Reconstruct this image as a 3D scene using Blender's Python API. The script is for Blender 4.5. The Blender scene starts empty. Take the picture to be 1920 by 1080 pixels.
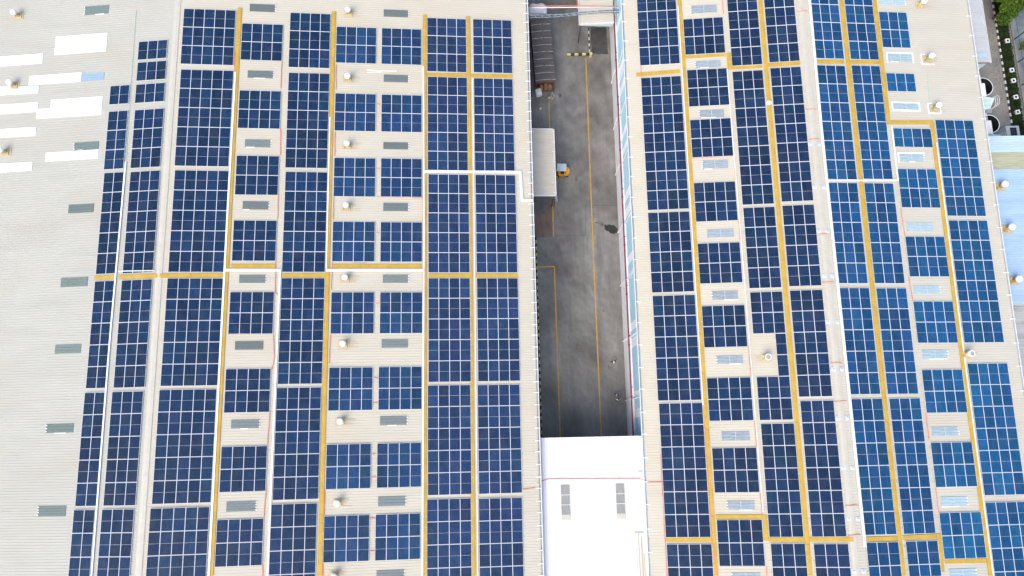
import bpy, bmesh, math, random
from mathutils import Vector, Matrix, Euler

R = math.radians
random.seed(7)
SC = bpy.context.scene
COL = SC.collection

# ------------------------------------------------------------------ camera
cam_data = bpy.data.cameras.new('camera')
cam = bpy.data.objects.new('camera', cam_data)
COL.objects.link(cam)
cam_data.sensor_width = 36.0
cam_data.lens = 36.0 * 1417.17 / 1920.0
cam_data.clip_start = 0.5
cam_data.clip_end = 6000.0
_r = Vector((0.999769351, -0.0214763588, -0.000100170))
_u = Vector((0.0211009, 0.98140084, 0.19080654))
_f = Vector((0.00399952, 0.19076464, -0.98162766))
cam.matrix_world = Matrix(((_r.x, _u.x, -_f.x, 0.0), (_r.y, _u.y, -_f.y, 0.0), (_r.z, _u.z, -_f.z, 93.0), (0, 0, 0, 1)))
SC.camera = cam

# ------------------------------------------------------------------ sky and sun (bright hazy overcast)
SUN_EL, SUN_AZ = 53.0, 212.0            # azimuth measured clockwise from +Y
world = bpy.data.worlds.new('World')
SC.world = world
world.use_nodes = True
wn = world.node_tree
sky = wn.nodes.new('ShaderNodeTexSky')
sky.sky_type = 'NISHITA'
sky.sun_disc = False
sky.sun_elevation = R(SUN_EL)
sky.sun_rotation = R(SUN_AZ)
sky.air_density = 1.0
sky.dust_density = 3.0
sky.ozone_density = 1.0
bg = wn.nodes['Background']
bg.inputs['Strength'].default_value = 0.15
wn.links.new(sky.outputs[0], bg.inputs['Color'])
sun_data = bpy.data.lights.new('sun', 'SUN')
sun_data.energy = 0.9
sun_data.angle = R(40.0)
sun_data.color = (1.0, 0.93, 0.82)
sun = bpy.data.objects.new('sun', sun_data)
COL.objects.link(sun)
_d = Vector((math.sin(R(SUN_AZ)) * math.cos(R(SUN_EL)), math.cos(R(SUN_AZ)) * math.cos(R(SUN_EL)), math.sin(R(SUN_EL))))
sun.rotation_euler = _d.to_track_quat('Z', 'Y').to_euler()
sun.location = (0, 0, 140)
SC.view_settings.view_transform = 'Standard'
SC.view_settings.look = 'None'
SC.view_settings.gamma = 1.0
SC.view_settings.exposure = 0.95

# ------------------------------------------------------------------ measured layout, metres (x right of the ridge along the slope, Y along the building)
ARRAYS = [('A', 0, 'LW', -7.299, 39.655, 2, 1), ('A', 1, 'LW', -7.254, 36.574, 2, 3), ('A', 2, 'LW', -7.155, 29.341, 2, 5), ('A', 3, 'LW', -7.182, 17.143, 2, 5), ('A', 4, 'LW', -7.248, 5.288, 2, 5),
 ('A', 5, 'LW', -7.33, -6.482, 2, 5), ('B', 0, 'LW', -4.316, 44.865, 3, 1), ('B', 1, 'LW', -4.267, 42.3, 3, 1), ('B', 2, 'LW', -4.24, 39.625, 3, 1), ('B', 3, 'LW', -4.158, 36.542, 3, 3),
 ('B', 4, 'LW', -4.099, 29.288, 3, 5), ('B', 5, 'LW', -4.117, 17.124, 3, 5), ('B', 6, 'LW', -4.213, 5.296, 3, 5), ('B', 7, 'LW', -4.308, -6.475, 3, 5), ('C', 0, 'LE', 0.764, 48.701, 5, 3),
 ('C', 1, 'LE', 0.865, 41.199, 5, 5), ('C', 2, 'LE', 0.941, 29.283, 5, 5), ('C', 3, 'LE', 0.924, 17.18, 5, 5), ('C', 4, 'LE', 0.858, 5.383, 5, 5), ('C', 5, 'LE', 0.752, -6.453, 5, 5),
 ('D', 0, 'LE', 7.274, 47.116, 4, 2), ('D', 1, 'LE', 7.353, 38.861, 4, 2), ('D', 2, 'LE', 7.409, 31.096, 4, 2), ('D', 3, 'LE', 7.445, 23.642, 4, 2), ('D', 4, 'LE', 7.452, 15.688, 4, 2),
 ('D', 5, 'LE', 7.415, 7.455, 4, 2), ('D', 6, 'LE', 7.359, -0.532, 4, 2), ('D', 7, 'LE', 7.285, -7.76, 4, 2), ('E', 0, 'LE', 12.621, 48.675, 4, 3), ('E', 1, 'LE', 12.68, 41.182, 4, 5),
 ('E', 2, 'LE', 12.75, 29.295, 4, 5), ('E', 3, 'LE', 12.747, 17.208, 4, 5), ('E', 4, 'LE', 12.674, 5.412, 4, 5), ('E', 5, 'LE', 12.575, -6.416, 4, 5), ('F', 0, 'LE', 17.916, 47.119, 4, 2),
 ('F', 1, 'LE', 17.957, 38.79, 4, 2), ('F', 2, 'LE', 18.023, 31.035, 4, 2), ('F', 3, 'LE', 18.047, 23.598, 4, 2), ('F', 4, 'LE', 18.07, 15.639, 4, 2), ('F', 5, 'LE', 18.03, 7.467, 4, 2),
 ('F', 6, 'LE', 17.957, -0.541, 4, 2), ('F', 7, 'LE', 17.892, -7.741, 4, 2), ('G', 0, 'LE', 23.123, 47.125, 4, 2), ('G', 1, 'LE', 23.184, 38.789, 4, 2), ('G', 2, 'LE', 23.214, 31.052, 4, 2),
 ('G', 3, 'LE', 23.258, 23.579, 4, 2), ('G', 4, 'LE', 23.29, 15.63, 4, 2), ('G', 5, 'LE', 23.24, 7.469, 4, 2), ('G', 6, 'LE', 23.178, -0.547, 4, 2), ('G', 7, 'LE', 23.098, -7.751, 4, 2),
 ('H', 0, 'LE', 28.406, 48.655, 4, 3), ('H', 1, 'LE', 28.453, 41.165, 4, 5), ('H', 2, 'LE', 28.512, 29.257, 4, 5), ('H', 3, 'LE', 28.525, 17.207, 4, 5), ('H', 4, 'LE', 28.458, 5.43, 4, 5),
 ('H', 5, 'LE', 28.38, -6.397, 4, 5), ('I', 0, 'LE', 33.809, 48.71, 4, 3), ('I', 1, 'LE', 33.819, 41.148, 4, 5), ('I', 2, 'LE', 33.861, 29.268, 4, 5), ('I', 3, 'LE', 33.872, 17.204, 4, 5),
 ('I', 4, 'LE', 33.803, 5.406, 4, 5), ('I', 5, 'LE', 33.776, -6.481, 4, 5), ('J', 0, 'RW', -18.869, 53.558, 4, 5), ('J', 1, 'RW', -18.866, 40.568, 4, 7), ('J', 2, 'RW', -18.878, 24.254, 4, 4),
 ('J', 3, 'RW', -18.845, 14.773, 4, 5), ('J', 4, 'RW', -18.782, 3.07, 4, 6), ('J', 5, 'RW', -18.741, -11.313, 4, 5), ('K', 0, 'RW', -13.605, 47.691, 4, 2), ('K', 1, 'RW', -13.556, 41.235, 4, 2),
 ('K', 2, 'RW', -13.577, 35.076, 4, 2), ('K', 3, 'RW', -13.621, 27.529, 4, 2), ('K', 4, 'RW', -13.625, 20.499, 4, 2), ('K', 5, 'RW', -13.617, 13.472, 4, 2), ('K', 6, 'RW', -13.57, 5.661, 4, 2),
 ('K', 7, 'RW', -13.515, -1.676, 4, 2), ('K', 8, 'RW', -13.514, -8.942, 4, 2), ('L', 0, 'RW', -8.389, 52.866, 3, 5), ('L', 1, 'RW', -8.421, 40.74, 3, 7), ('L', 2, 'RW', -8.395, 24.391, 3, 4),
 ('L', 3, 'RW', -8.367, 14.835, 3, 6), ('L', 4, 'RW', -8.306, 0.752, 3, 5), ('L', 5, 'RW', -8.246, -11.317, 3, 5), ('M', 0, 'RW', -4.176, 53.042, 3, 5), ('M', 1, 'RW', -4.152, 40.913, 3, 7),
 ('M', 2, 'RW', -4.153, 24.469, 3, 4), ('M', 3, 'RW', -4.137, 14.89, 3, 5), ('M', 4, 'RW', -4.069, 3.051, 3, 6), ('M', 5, 'RW', -3.989, -11.356, 3, 5), ('N', 0, 'RE', 1.12, 55.649, 3, 6),
 ('N', 1, 'RE', 1.093, 41.079, 3, 6), ('N', 2, 'RE', 1.05, 26.969, 3, 5), ('N', 3, 'RE', 1.105, 15.048, 3, 5), ('N', 4, 'RE', 1.222, 3.161, 3, 6), ('N', 5, 'RE', 1.297, -11.296, 3, 5),
 ('O', 0, 'RE', 5.327, 55.659, 3, 6), ('O', 1, 'RE', 5.301, 41.168, 3, 6), ('O', 2, 'RE', 5.271, 26.978, 3, 5), ('O', 3, 'RE', 5.338, 15.026, 3, 5), ('O', 4, 'RE', 5.425, 3.152, 3, 6),
 ('O', 5, 'RE', 5.507, -11.286, 3, 5), ('P', 0, 'RE', 9.395, 48.087, 3, 2), ('P', 1, 'RE', 9.389, 40.319, 3, 1), ('P', 2, 'RE', 9.378, 33.561, 4, 1), ('P', 3, 'RE', 9.372, 28.712, 4, 2),
 ('P', 4, 'RE', 9.345, 20.85, 4, 2), ('P', 5, 'RE', 9.366, 13.554, 4, 2), ('P', 6, 'RE', 9.411, 6.139, 4, 2), ('P', 7, 'RE', 9.448, -1.481, 4, 2), ('P', 8, 'RE', 9.456, -8.571, 4, 2),
 ('Q', 0, 'RE', 14.633, 34.677, 4, 5), ('Q', 1, 'RE', 14.662, 22.741, 4, 6), ('Q', 2, 'RE', 14.679, 6.763, 4, 6), ('Q', 3, 'RE', 14.649, -7.665, 4, 5)]
WALKS = [('LE', 6.93, 49.07, 6.97, -13.17), ('LE', 17.57, 49.04, 17.62, -13.59), ('LE', 28.13, 49.06, 28.13, -14.01), ('LE', 33.24, 49.06, 33.15, -14.21), ('LE', 28.42, 41.39, 32.95, 41.51),
 ('LE', 33.45, 41.46, 38.43, 41.51), ('LE', 7.38, 18.52, 12.08, 18.53), ('LE', 18.07, 18.54, 27.8, 18.56), ('LE', 0.11, 17.47, 6.69, 17.52), ('LE', 12.7, 17.5, 17.58, 17.51),
 ('LE', 28.56, 17.5, 33.07, 17.51), ('LE', 33.78, 17.51, 38.51, 17.51), ('LW', -7.28, 17.55, -4.82, 17.52), ('LW', -4.55, 17.52, -0.14, 17.46), ('RW', -13.86, 50.27, -13.89, -14.48),
 ('RW', -4.55, 49.61, -4.54, -14.49), ('RW', -19.34, 41.02, -14.3, 41.15), ('RW', -13.64, 42.94, -9.0, 42.97), ('RW', -8.64, 43.09, -8.66, 41.01), ('RW', -8.46, 41.25, -4.96, 41.29),
 ('RW', -4.48, 41.32, -0.66, 41.36), ('RW', -18.78, -10.9, -14.11, -10.93), ('RW', -13.53, -8.67, -8.8, -8.7), ('RW', -8.53, -8.53, -8.62, -11.07), ('RW', -8.35, -10.96, -4.75, -10.96),
 ('RW', -4.27, -10.94, 0.04, -10.95), ('RE', 5.02, 49.48, 4.94, -14.65), ('RE', 9.11, 49.63, 9.06, 33.98), ('RE', 14.24, 34.61, 14.27, -14.94), ('RE', 9.23, -10.68, 9.11, -14.37),
 ('RE', 1.12, 41.51, 4.56, 41.61), ('RE', 5.27, 41.58, 8.86, 41.69), ('RE', 9.41, 34.27, 14.04, 34.37), ('RE', 1.43, -10.99, 4.67, -11.0), ('RE', 5.36, -10.94, 8.99, -10.89),
 ('RE', 9.53, -13.38, 14.03, -13.42)]
TRAYS = [('LE', [(6.8, 41.03), (6.76, 24.43), (6.77, -13.42)], 0.24), ('LE', [(6.78, 18.05), (12.69, 18.05)], 0.34), ('LE', [(17.45, 18.05), (28.1, 18.06)], 0.34),
 ('LE', [(17.45, 35.87), (17.48, 18.24)], 0.16), ('LE', [(12.59, 17.94), (12.47, -13.65)], 0.22), ('LE', [(27.98, 42.43), (28.05, 22.16), (27.92, -14.26)], 0.2),
 ('LE', [(28.01, 29.51), (39.03, 29.63), (39.17, 26.28), (40.46, 26.23)], 0.34), ('LE', [(33.72, 41.06), (33.61, -14.49)], 0.1), ('LW', [(-4.73, 30.49), (-4.92, 10.6), (-4.85, -13.13)], 0.2),
 ('LW', [(-4.59, 18.12), (-3.56, 18.1), (-0.48, 18.0)], 0.12), ('RW', [(-14.07, 49.45), (-14.11, 2.76)], 0.1), ('RW', [(-8.98, 41.1), (-8.82, 14.14), (-8.74, -8.22)], 0.1),
 ('RE', [(1.1, 49.61), (0.97, 33.44), (1.17, -11.74)], 0.34), ('RE', [(1.04, 27.17), (9.32, 27.33), (9.36, 33.8)], 0.2), ('RE', [(14.5, 31.89), (14.47, 9.16), (14.52, -15.2)], 0.12)]
CABLES = [('LE', [(11.88, 42.51), (11.87, 39.22)], 'r'), ('LE', [(12.04, 34.39), (12.13, 31.23)], 'r'), ('LE', [(12.07, 26.56), (12.09, 23.81)], 'r'),
 ('LE', [(12.06, 19.06), (12.16, 15.47), (12.44, 15.41)], 'r'), ('LE', [(12.12, 11.09), (12.33, 8.62), (12.08, 7.26)], 'r'), ('LE', [(12.06, 2.98), (11.97, -0.41)], 'r'),
 ('LE', [(12.01, -4.81), (11.89, -7.63)], 'r'), ('LE', [(11.93, -12.2), (12.02, -13.58)], 'r'), ('LE', [(18.0, 42.31), (18.02, 39.2)], 'r'), ('LE', [(18.06, 34.15), (18.07, 31.21)], 'r'),
 ('LE', [(18.07, 26.39), (18.08, 23.8)], 'r'), ('LE', [(18.09, 18.96), (18.07, 15.87)], 'r'), ('LE', [(18.09, 10.99), (18.05, 7.87)], 'r'), ('LE', [(17.91, -5.19), (17.9, -7.68)], 'r'),
 ('LE', [(17.88, -12.32), (17.9, -13.81)], 'r'), ('LE', [(22.76, 26.51), (24.78, 26.47), (27.86, 26.41)], 'r'), ('LE', [(38.51, -5.69), (39.8, -5.56)], 'r'),
 ('LE', [(22.66, 37.66), (23.09, 37.47)], 'r'), ('LE', [(22.73, 29.85), (23.18, 29.78)], 'r'), ('LE', [(22.8, 22.31), (23.18, 22.28)], 'r'), ('LE', [(22.84, 14.38), (23.24, 14.35)], 'r'),
 ('LE', [(22.8, 6.36), (23.2, 6.24)], 'r'), ('LE', [(22.67, 3.65), (23.17, 3.67)], 'r'), ('LE', [(22.63, -1.64), (23.07, -1.62)], 'r'), ('LE', [(22.61, -4.03), (23.08, -4.0)], 'r'),
 ('LE', [(22.58, -8.12), (23.02, -8.12)], 'r'), ('LE', [(22.58, -11.33), (23.01, -11.38)], 'r'), ('LE', [(6.62, 43.65), (6.71, 41.29)], 'r'), ('LE', [(6.68, 29.82), (6.71, 28.59)], 'r'),
 ('RW', [(-18.85, -2.28), (-18.84, -7.07), (-18.84, -14.69)], 'r'), ('RW', [(-14.12, 2.78), (-14.03, -6.09), (-14.06, -10.67), (-13.77, -14.69)], 'r'), ('RW', [(-18.73, 42.23), (-18.79, 40.55)], 'r'),
 ('RW', [(-8.9, 49.92), (-8.88, 48.06)], 'r'), ('RW', [(-8.93, 30.49), (-8.97, 27.67)], 'r'), ('RW', [(-8.94, 23.0), (-8.96, 20.61)], 'r'), ('RW', [(-8.93, 8.85), (-8.91, 5.73)], 'r'),
 ('RW', [(-8.91, 0.99), (-8.9, -1.65)], 'r'), ('RW', [(-8.9, -6.31), (-8.82, -8.54)], 'r'), ('RW', [(-8.81, -13.56), (-8.85, -14.69)], 'r'), ('RW', [(-13.54, 30.5), (-9.03, 30.5)], 'r'),
 ('RE', [(14.26, 31.31), (14.26, 28.85)], 'r'), ('RE', [(9.31, 24.15), (9.31, 21.97), (9.4, 20.95)], 'r'), ('RE', [(9.26, 16.29), (9.4, 13.59)], 'r'), ('RE', [(9.4, 1.53), (9.36, -1.23)], 'r'),
 ('RE', [(9.45, -6.04), (9.51, -8.52)], 'r'), ('LW', [(-4.98, 48.86), (-4.89, 39.62), (-4.75, 30.73)], 'g'), ('RE', [(14.5, 41.09), (14.35, 37.23), (14.41, 34.74)], 'g')]
RIDGE_CABLES = [((-0.51, 47.79), (0.71, 47.89)), ((-0.55, 35.65), (0.59, 35.63)), ((-0.58, 32.04), (0.66, 32.09)), ((-0.58, 21.08), (0.68, 21.06)), ((-0.62, 15.66), (0.68, 15.64)), ((-0.55, 6.98), (0.65, 6.91)),
 ((-0.59, 2.89), (0.77, 2.9)), ((-0.44, -7.63), (0.88, -7.68)), ((-0.46, -10.59), (0.85, -10.54))]
ANCHORS = [('RW', -0.45, 31.49), ('RE', 0.6, 31.47), ('RW', -0.42, 26.42), ('RE', 0.6, 26.41), ('RW', -0.44, 21.34), ('RE', 0.52, 21.33), ('RW', -0.33, 16.37), ('RE', 0.57, 16.36), ('RW', -0.43, 11.32),
 ('RE', 0.64, 11.31), ('RW', -0.3, 6.26), ('RE', 0.61, 6.25), ('RW', -0.36, 1.18), ('RE', 0.67, 1.17), ('RW', -0.29, -3.88), ('RE', 0.71, -3.9), ('RW', -0.23, -8.96), ('RE', 0.76, -8.98),
 ('RW', -0.23, -14.04), ('RE', 0.77, -14.06)]
VENTS = [('LE', 19.27, 48.85), ('LE', 19.4, 40.56), ('LE', 19.48, 32.43), ('LE', 19.53, 25.23), ('LE', 19.58, 17.11), ('LE', 19.51, 9.91), ('LE', 19.4, 1.77), ('LE', 19.26, -6.47), ('LE', 19.11, -13.58),
 ('LW', -19.53, 49.34), ('LW', -19.07, 40.6), ('LW', -19.23, 32.48), ('RE', 14.69, 49.14), ('RE', 14.75, 42.21), ('RE', 14.81, 36.12), ('RW', -7.16, 7.67), ('RE', 14.71, 7.75)]
SKY = [('LE', 9.45, 49.17, 2.86, 0.93, 'grey'), ('LE', 9.57, 40.87, 2.83, 0.9, 'grey'), ('LE', 9.62, 32.58, 2.78, 0.9, 'grey'), ('LE', 9.69, 25.36, 2.77, 0.93, 'grey'),
 ('LE', 9.7, 17.11, 2.77, 0.91, 'grey'), ('LE', 9.66, 9.91, 2.89, 0.91, 'grey'), ('LE', 9.63, 1.71, 2.84, 0.9, 'grey'), ('LE', 9.59, -6.54, 2.9, 1.01, 'grey'), ('LE', 24.76, 49.11, 2.87, 0.9, 'grey'),
 ('LE', 24.83, 40.84, 2.82, 0.9, 'grey'), ('LE', 24.87, 32.59, 2.82, 0.83, 'grey'), ('LE', 24.92, 25.34, 2.77, 0.94, 'grey'), ('LE', 24.96, 17.13, 2.76, 0.92, 'grey'),
 ('LE', 24.93, 9.98, 2.82, 0.93, 'grey'), ('LE', 24.86, 1.77, 2.82, 0.93, 'grey'), ('LE', 24.76, -6.49, 2.82, 0.98, 'grey'), ('LE', 24.68, -13.73, 2.8, 0.9, 'grey'),
 ('LW', -9.88, 49.34, 2.98, 1.09, 'green'), ('LW', -9.63, 32.68, 2.93, 0.9, 'green'), ('LW', -9.57, 25.41, 2.94, 0.98, 'green'), ('LW', -9.59, 17.16, 3.07, 1.03, 'green'),
 ('LW', -9.61, 9.94, 2.92, 0.94, 'green'), ('LW', -9.72, 1.68, 3.02, 0.92, 'green'), ('LW', -9.76, -6.6, 3.03, 1.02, 'green'), ('LW', -11.43, 45.19, 6.31, 2.29, 'white'),
 ('LW', -19.98, 43.73, 7.99, 1.24, 'white'), ('LW', -14.19, 41.07, 6.36, 1.13, 'white'), ('LW', -21.3, 40.06, 4.47, 1.12, 'white'), ('LW', -19.59, 37.75, 7.32, 1.18, 'white'),
 ('LW', -11.29, 37.41, 6.2, 2.21, 'white'), ('LW', -15.18, 36.9, 1.66, 1.17, 'white'), ('LW', -19.38, 34.81, 7.01, 1.07, 'white'), ('LW', -11.25, 31.64, 6.25, 1.04, 'white'),
 ('LW', -19.14, 30.66, 6.48, 1.05, 'white'), ('LW', -9.64, 40.98, 2.76, 0.88, 'blue'), ('LW', -17.55, 39.91, 3.0, 1.02, 'pale'), ('RW', -11.1, 48.9, 3.0, 0.96, 'grey2'),
 ('RW', -11.09, 41.89, 2.92, 0.83, 'grey2'), ('RW', -11.06, 35.75, 2.8, 0.91, 'grey2'), ('RW', -11.08, 29.63, 2.9, 0.99, 'grey2'), ('RW', -11.01, 21.59, 2.89, 0.95, 'grey2'),
 ('RW', -11.01, 14.59, 2.79, 0.97, 'grey2'), ('RW', -11.0, 7.56, 2.82, 0.88, 'grey2'), ('RW', -10.94, -0.48, 2.87, 0.93, 'grey2'), ('RW', -10.91, -7.53, 2.8, 0.9, 'grey2'),
 ('RW', -10.9, -14.56, 2.82, 0.79, 'grey2'), ('RE', 11.32, 49.5, 3.08, 0.83, 'aqua'), ('RE', 11.4, 42.31, 3.01, 1.01, 'aqua'), ('RE', 11.38, 36.25, 3.09, 0.8, 'aqua'),
 ('RE', 11.3, 30.07, 2.92, 0.91, 'aqua'), ('RE', 11.28, 21.96, 3.09, 0.96, 'aqua'), ('RE', 11.19, 14.85, 2.99, 0.92, 'aqua'), ('RE', 11.21, 7.78, 2.84, 0.94, 'aqua'),
 ('RE', 11.28, -0.36, 2.91, 0.91, 'aqua'), ('RE', 11.32, -7.5, 2.85, 0.96, 'aqua'), ('RE', 11.3, -14.61, 2.87, 0.97, 'aqua')]
BANDS = [(51.05, 50.06), (45.06, 43.83), (43.62, 43.21), (42.28, 41.27), (36.36, 35.57), (34.38, 33.53), (28.55, 27.49), (26.64, 25.5), (20.7, 19.67), (18.67, 18.18), (12.71, 11.74), (10.85, 9.75),
 (4.75, 3.99), (2.73, 1.71), (-3.05, -4.04), (-5.19, -6.01), (-9.8, -10.76), (-12.46, -13.52)]
DOWNS = [45.34, 38.82, 32.64, 24.96, 18.06, 11.09, 3.89, -3.38, -10.98]
# ------------------------------------------------------------------ helpers
class MB:
    """collects shapes; build() links them as one mesh object"""
    def __init__(self):
        self.v, self.f, self.m = [], [], []
    def quad(self, a, b, c, d, m=0):
        i = len(self.v); self.v += [a, b, c, d]; self.f.append((i, i+1, i+2, i+3)); self.m.append(m)
    def poly(self, pts, m=0):
        i = len(self.v); self.v += list(pts); self.f.append(tuple(range(i, i+len(pts)))); self.m.append(m)
    def box(self, x0, x1, y0, y1, z0, z1, m=0):
        i = len(self.v)
        self.v += [(x0,y0,z0),(x1,y0,z0),(x1,y1,z0),(x0,y1,z0),(x0,y0,z1),(x1,y0,z1),(x1,y1,z1),(x0,y1,z1)]
        for q in ((0,3,2,1),(4,5,6,7),(0,1,5,4),(1,2,6,5),(2,3,7,6),(3,0,4,7)):
            self.f.append(tuple(i+k for k in q)); self.m.append(m)
        return self
    def hexa(self, b, t, m=0):
        """b, t: four points each (bottom, top), counter-clockwise from above"""
        i = len(self.v); self.v += list(b) + list(t)
        for q in ((0,3,2,1),(4,5,6,7),(0,1,5,4),(1,2,6,5),(2,3,7,6),(3,0,4,7)):
            self.f.append(tuple(i+k for k in q)); self.m.append(m)
        return self
    def prism(self, pts, z0, z1, m=0):
        n = len(pts); i = len(self.v)
        self.v += [(x,y,z0) for x,y in pts] + [(x,y,z1) for x,y in pts]
        self.f.append(tuple(i+k for k in reversed(range(n)))); self.m.append(m)
        self.f.append(tuple(i+n+k for k in range(n))); self.m.append(m)
        for k in range(n):
            j = (k+1) % n
            self.f.append((i+k, i+j, i+n+j, i+n+k)); self.m.append(m)
        return self
    def lathe(self, prof, n=20, c=(0,0), m=0, cap=True):
        i = len(self.v)
        for r, z in prof:
            for k in range(n):
                a = 2*math.pi*k/n
                self.v.append((c[0]+r*math.cos(a), c[1]+r*math.sin(a), z))
        for j in range(len(prof)-1):
            for k in range(n):
                l = (k+1) % n
                self.f.append((i+j*n+k, i+j*n+l, i+(j+1)*n+l, i+(j+1)*n+k)); self.m.append(m)
        if cap:
            self.f.append(tuple(i+k for k in reversed(range(n)))); self.m.append(m)
            self.f.append(tuple(i+(len(prof)-1)*n+k for k in range(n))); self.m.append(m)
        return self
    def tube(self, pts, r, n=8, m=0):
        pts = [Vector(p) for p in pts]; i = len(self.v)
        for k, p in enumerate(pts):
            t = (pts[min(k+1, len(pts)-1)] - pts[max(k-1, 0)]).normalized()
            up = Vector((0,0,1)) if abs(t.z) < .9 else Vector((1,0,0))
            a = t.cross(up).normalized(); b = a.cross(t).normalized()
            for j in range(n):
                w = 2*math.pi*j/n
                self.v.append(tuple(p + a*(r*math.cos(w)) + b*(r*math.sin(w))))
        for k in range(len(pts)-1):
            for j in range(n):
                l = (j+1) % n
                self.f.append((i+k*n+j, i+k*n+l, i+(k+1)*n+l, i+(k+1)*n+j)); self.m.append(m)
        self.f.append(tuple(i+j for j in reversed(range(n)))); self.m.append(m)
        self.f.append(tuple(i+(len(pts)-1)*n+j for j in range(n))); self.m.append(m)
        return self
    def strip(self, pts, w, z0, z1, m=0):
        """flat bar of width w along a 2-D polyline, mitred"""
        n = len(pts); L, Rr = [], []
        for k in range(n):
            p = Vector(pts[k]); d0 = (p-Vector(pts[k-1])).normalized() if k else None
            d1 = (Vector(pts[k+1])-p).normalized() if k < n-1 else None
            d = (d0+d1).normalized() if d0 and d1 else (d0 or d1)
            nn = Vector((-d.y, d.x)); sc = 1.0
            if d0 and d1: sc = 1.0/max(.3, nn.dot(Vector((-d0.y, d0.x))))
            L.append(p+nn*(w/2*sc)); Rr.append(p-nn*(w/2*sc))
        for k in range(n-1):
            a, b, c, d = Rr[k], Rr[k+1], L[k+1], L[k]
            self.hexa([(q.x,q.y,z0) for q in (a,b,c,d)], [(q.x,q.y,z1) for q in (a,b,c,d)], m)
        return self
    def mesh(self, name, mats):
        me = bpy.data.meshes.new(name)
        me.from_pydata([tuple(p) for p in self.v], [], self.f)
        for mm in (mats if isinstance(mats, (list, tuple)) else [mats]): me.materials.append(mm)
        if any(self.m): me.polygons.foreach_set('material_index', self.m)
        me.update()
        return me
    def build(self, name, mats, parent=None, smooth=False):
        me = self.mesh(name, mats)
        if smooth: me.polygons.foreach_set('use_smooth', [True]*len(me.polygons))
        return place(name, me, parent)

def place(name, me, parent=None, loc=(0,0,0), rot=(0,0,0)):
    o = bpy.data.objects.new(name, me); COL.objects.link(o)
    o.location = loc; o.rotation_euler = rot
    if parent is not None: o.parent = parent
    return o
def empty(name, loc=(0,0,0), rot=(0,0,0)):
    o = bpy.data.objects.new(name, None); COL.objects.link(o); o.location = loc; o.rotation_euler = rot
    o.empty_display_size = .3
    return o
def tag(o, label=None, cat=None, group=None, kind=None):
    if label: o['label'] = label
    if cat: o['category'] = cat
    if group: o['group'] = group
    if kind: o['kind'] = kind
    return o
def copy_tree(o, parent=None):
    c = o.copy(); COL.objects.link(c)
    if parent is not None: c.parent = parent
    for ch in list(o.children): copy_tree(ch, c)
    return c

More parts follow.
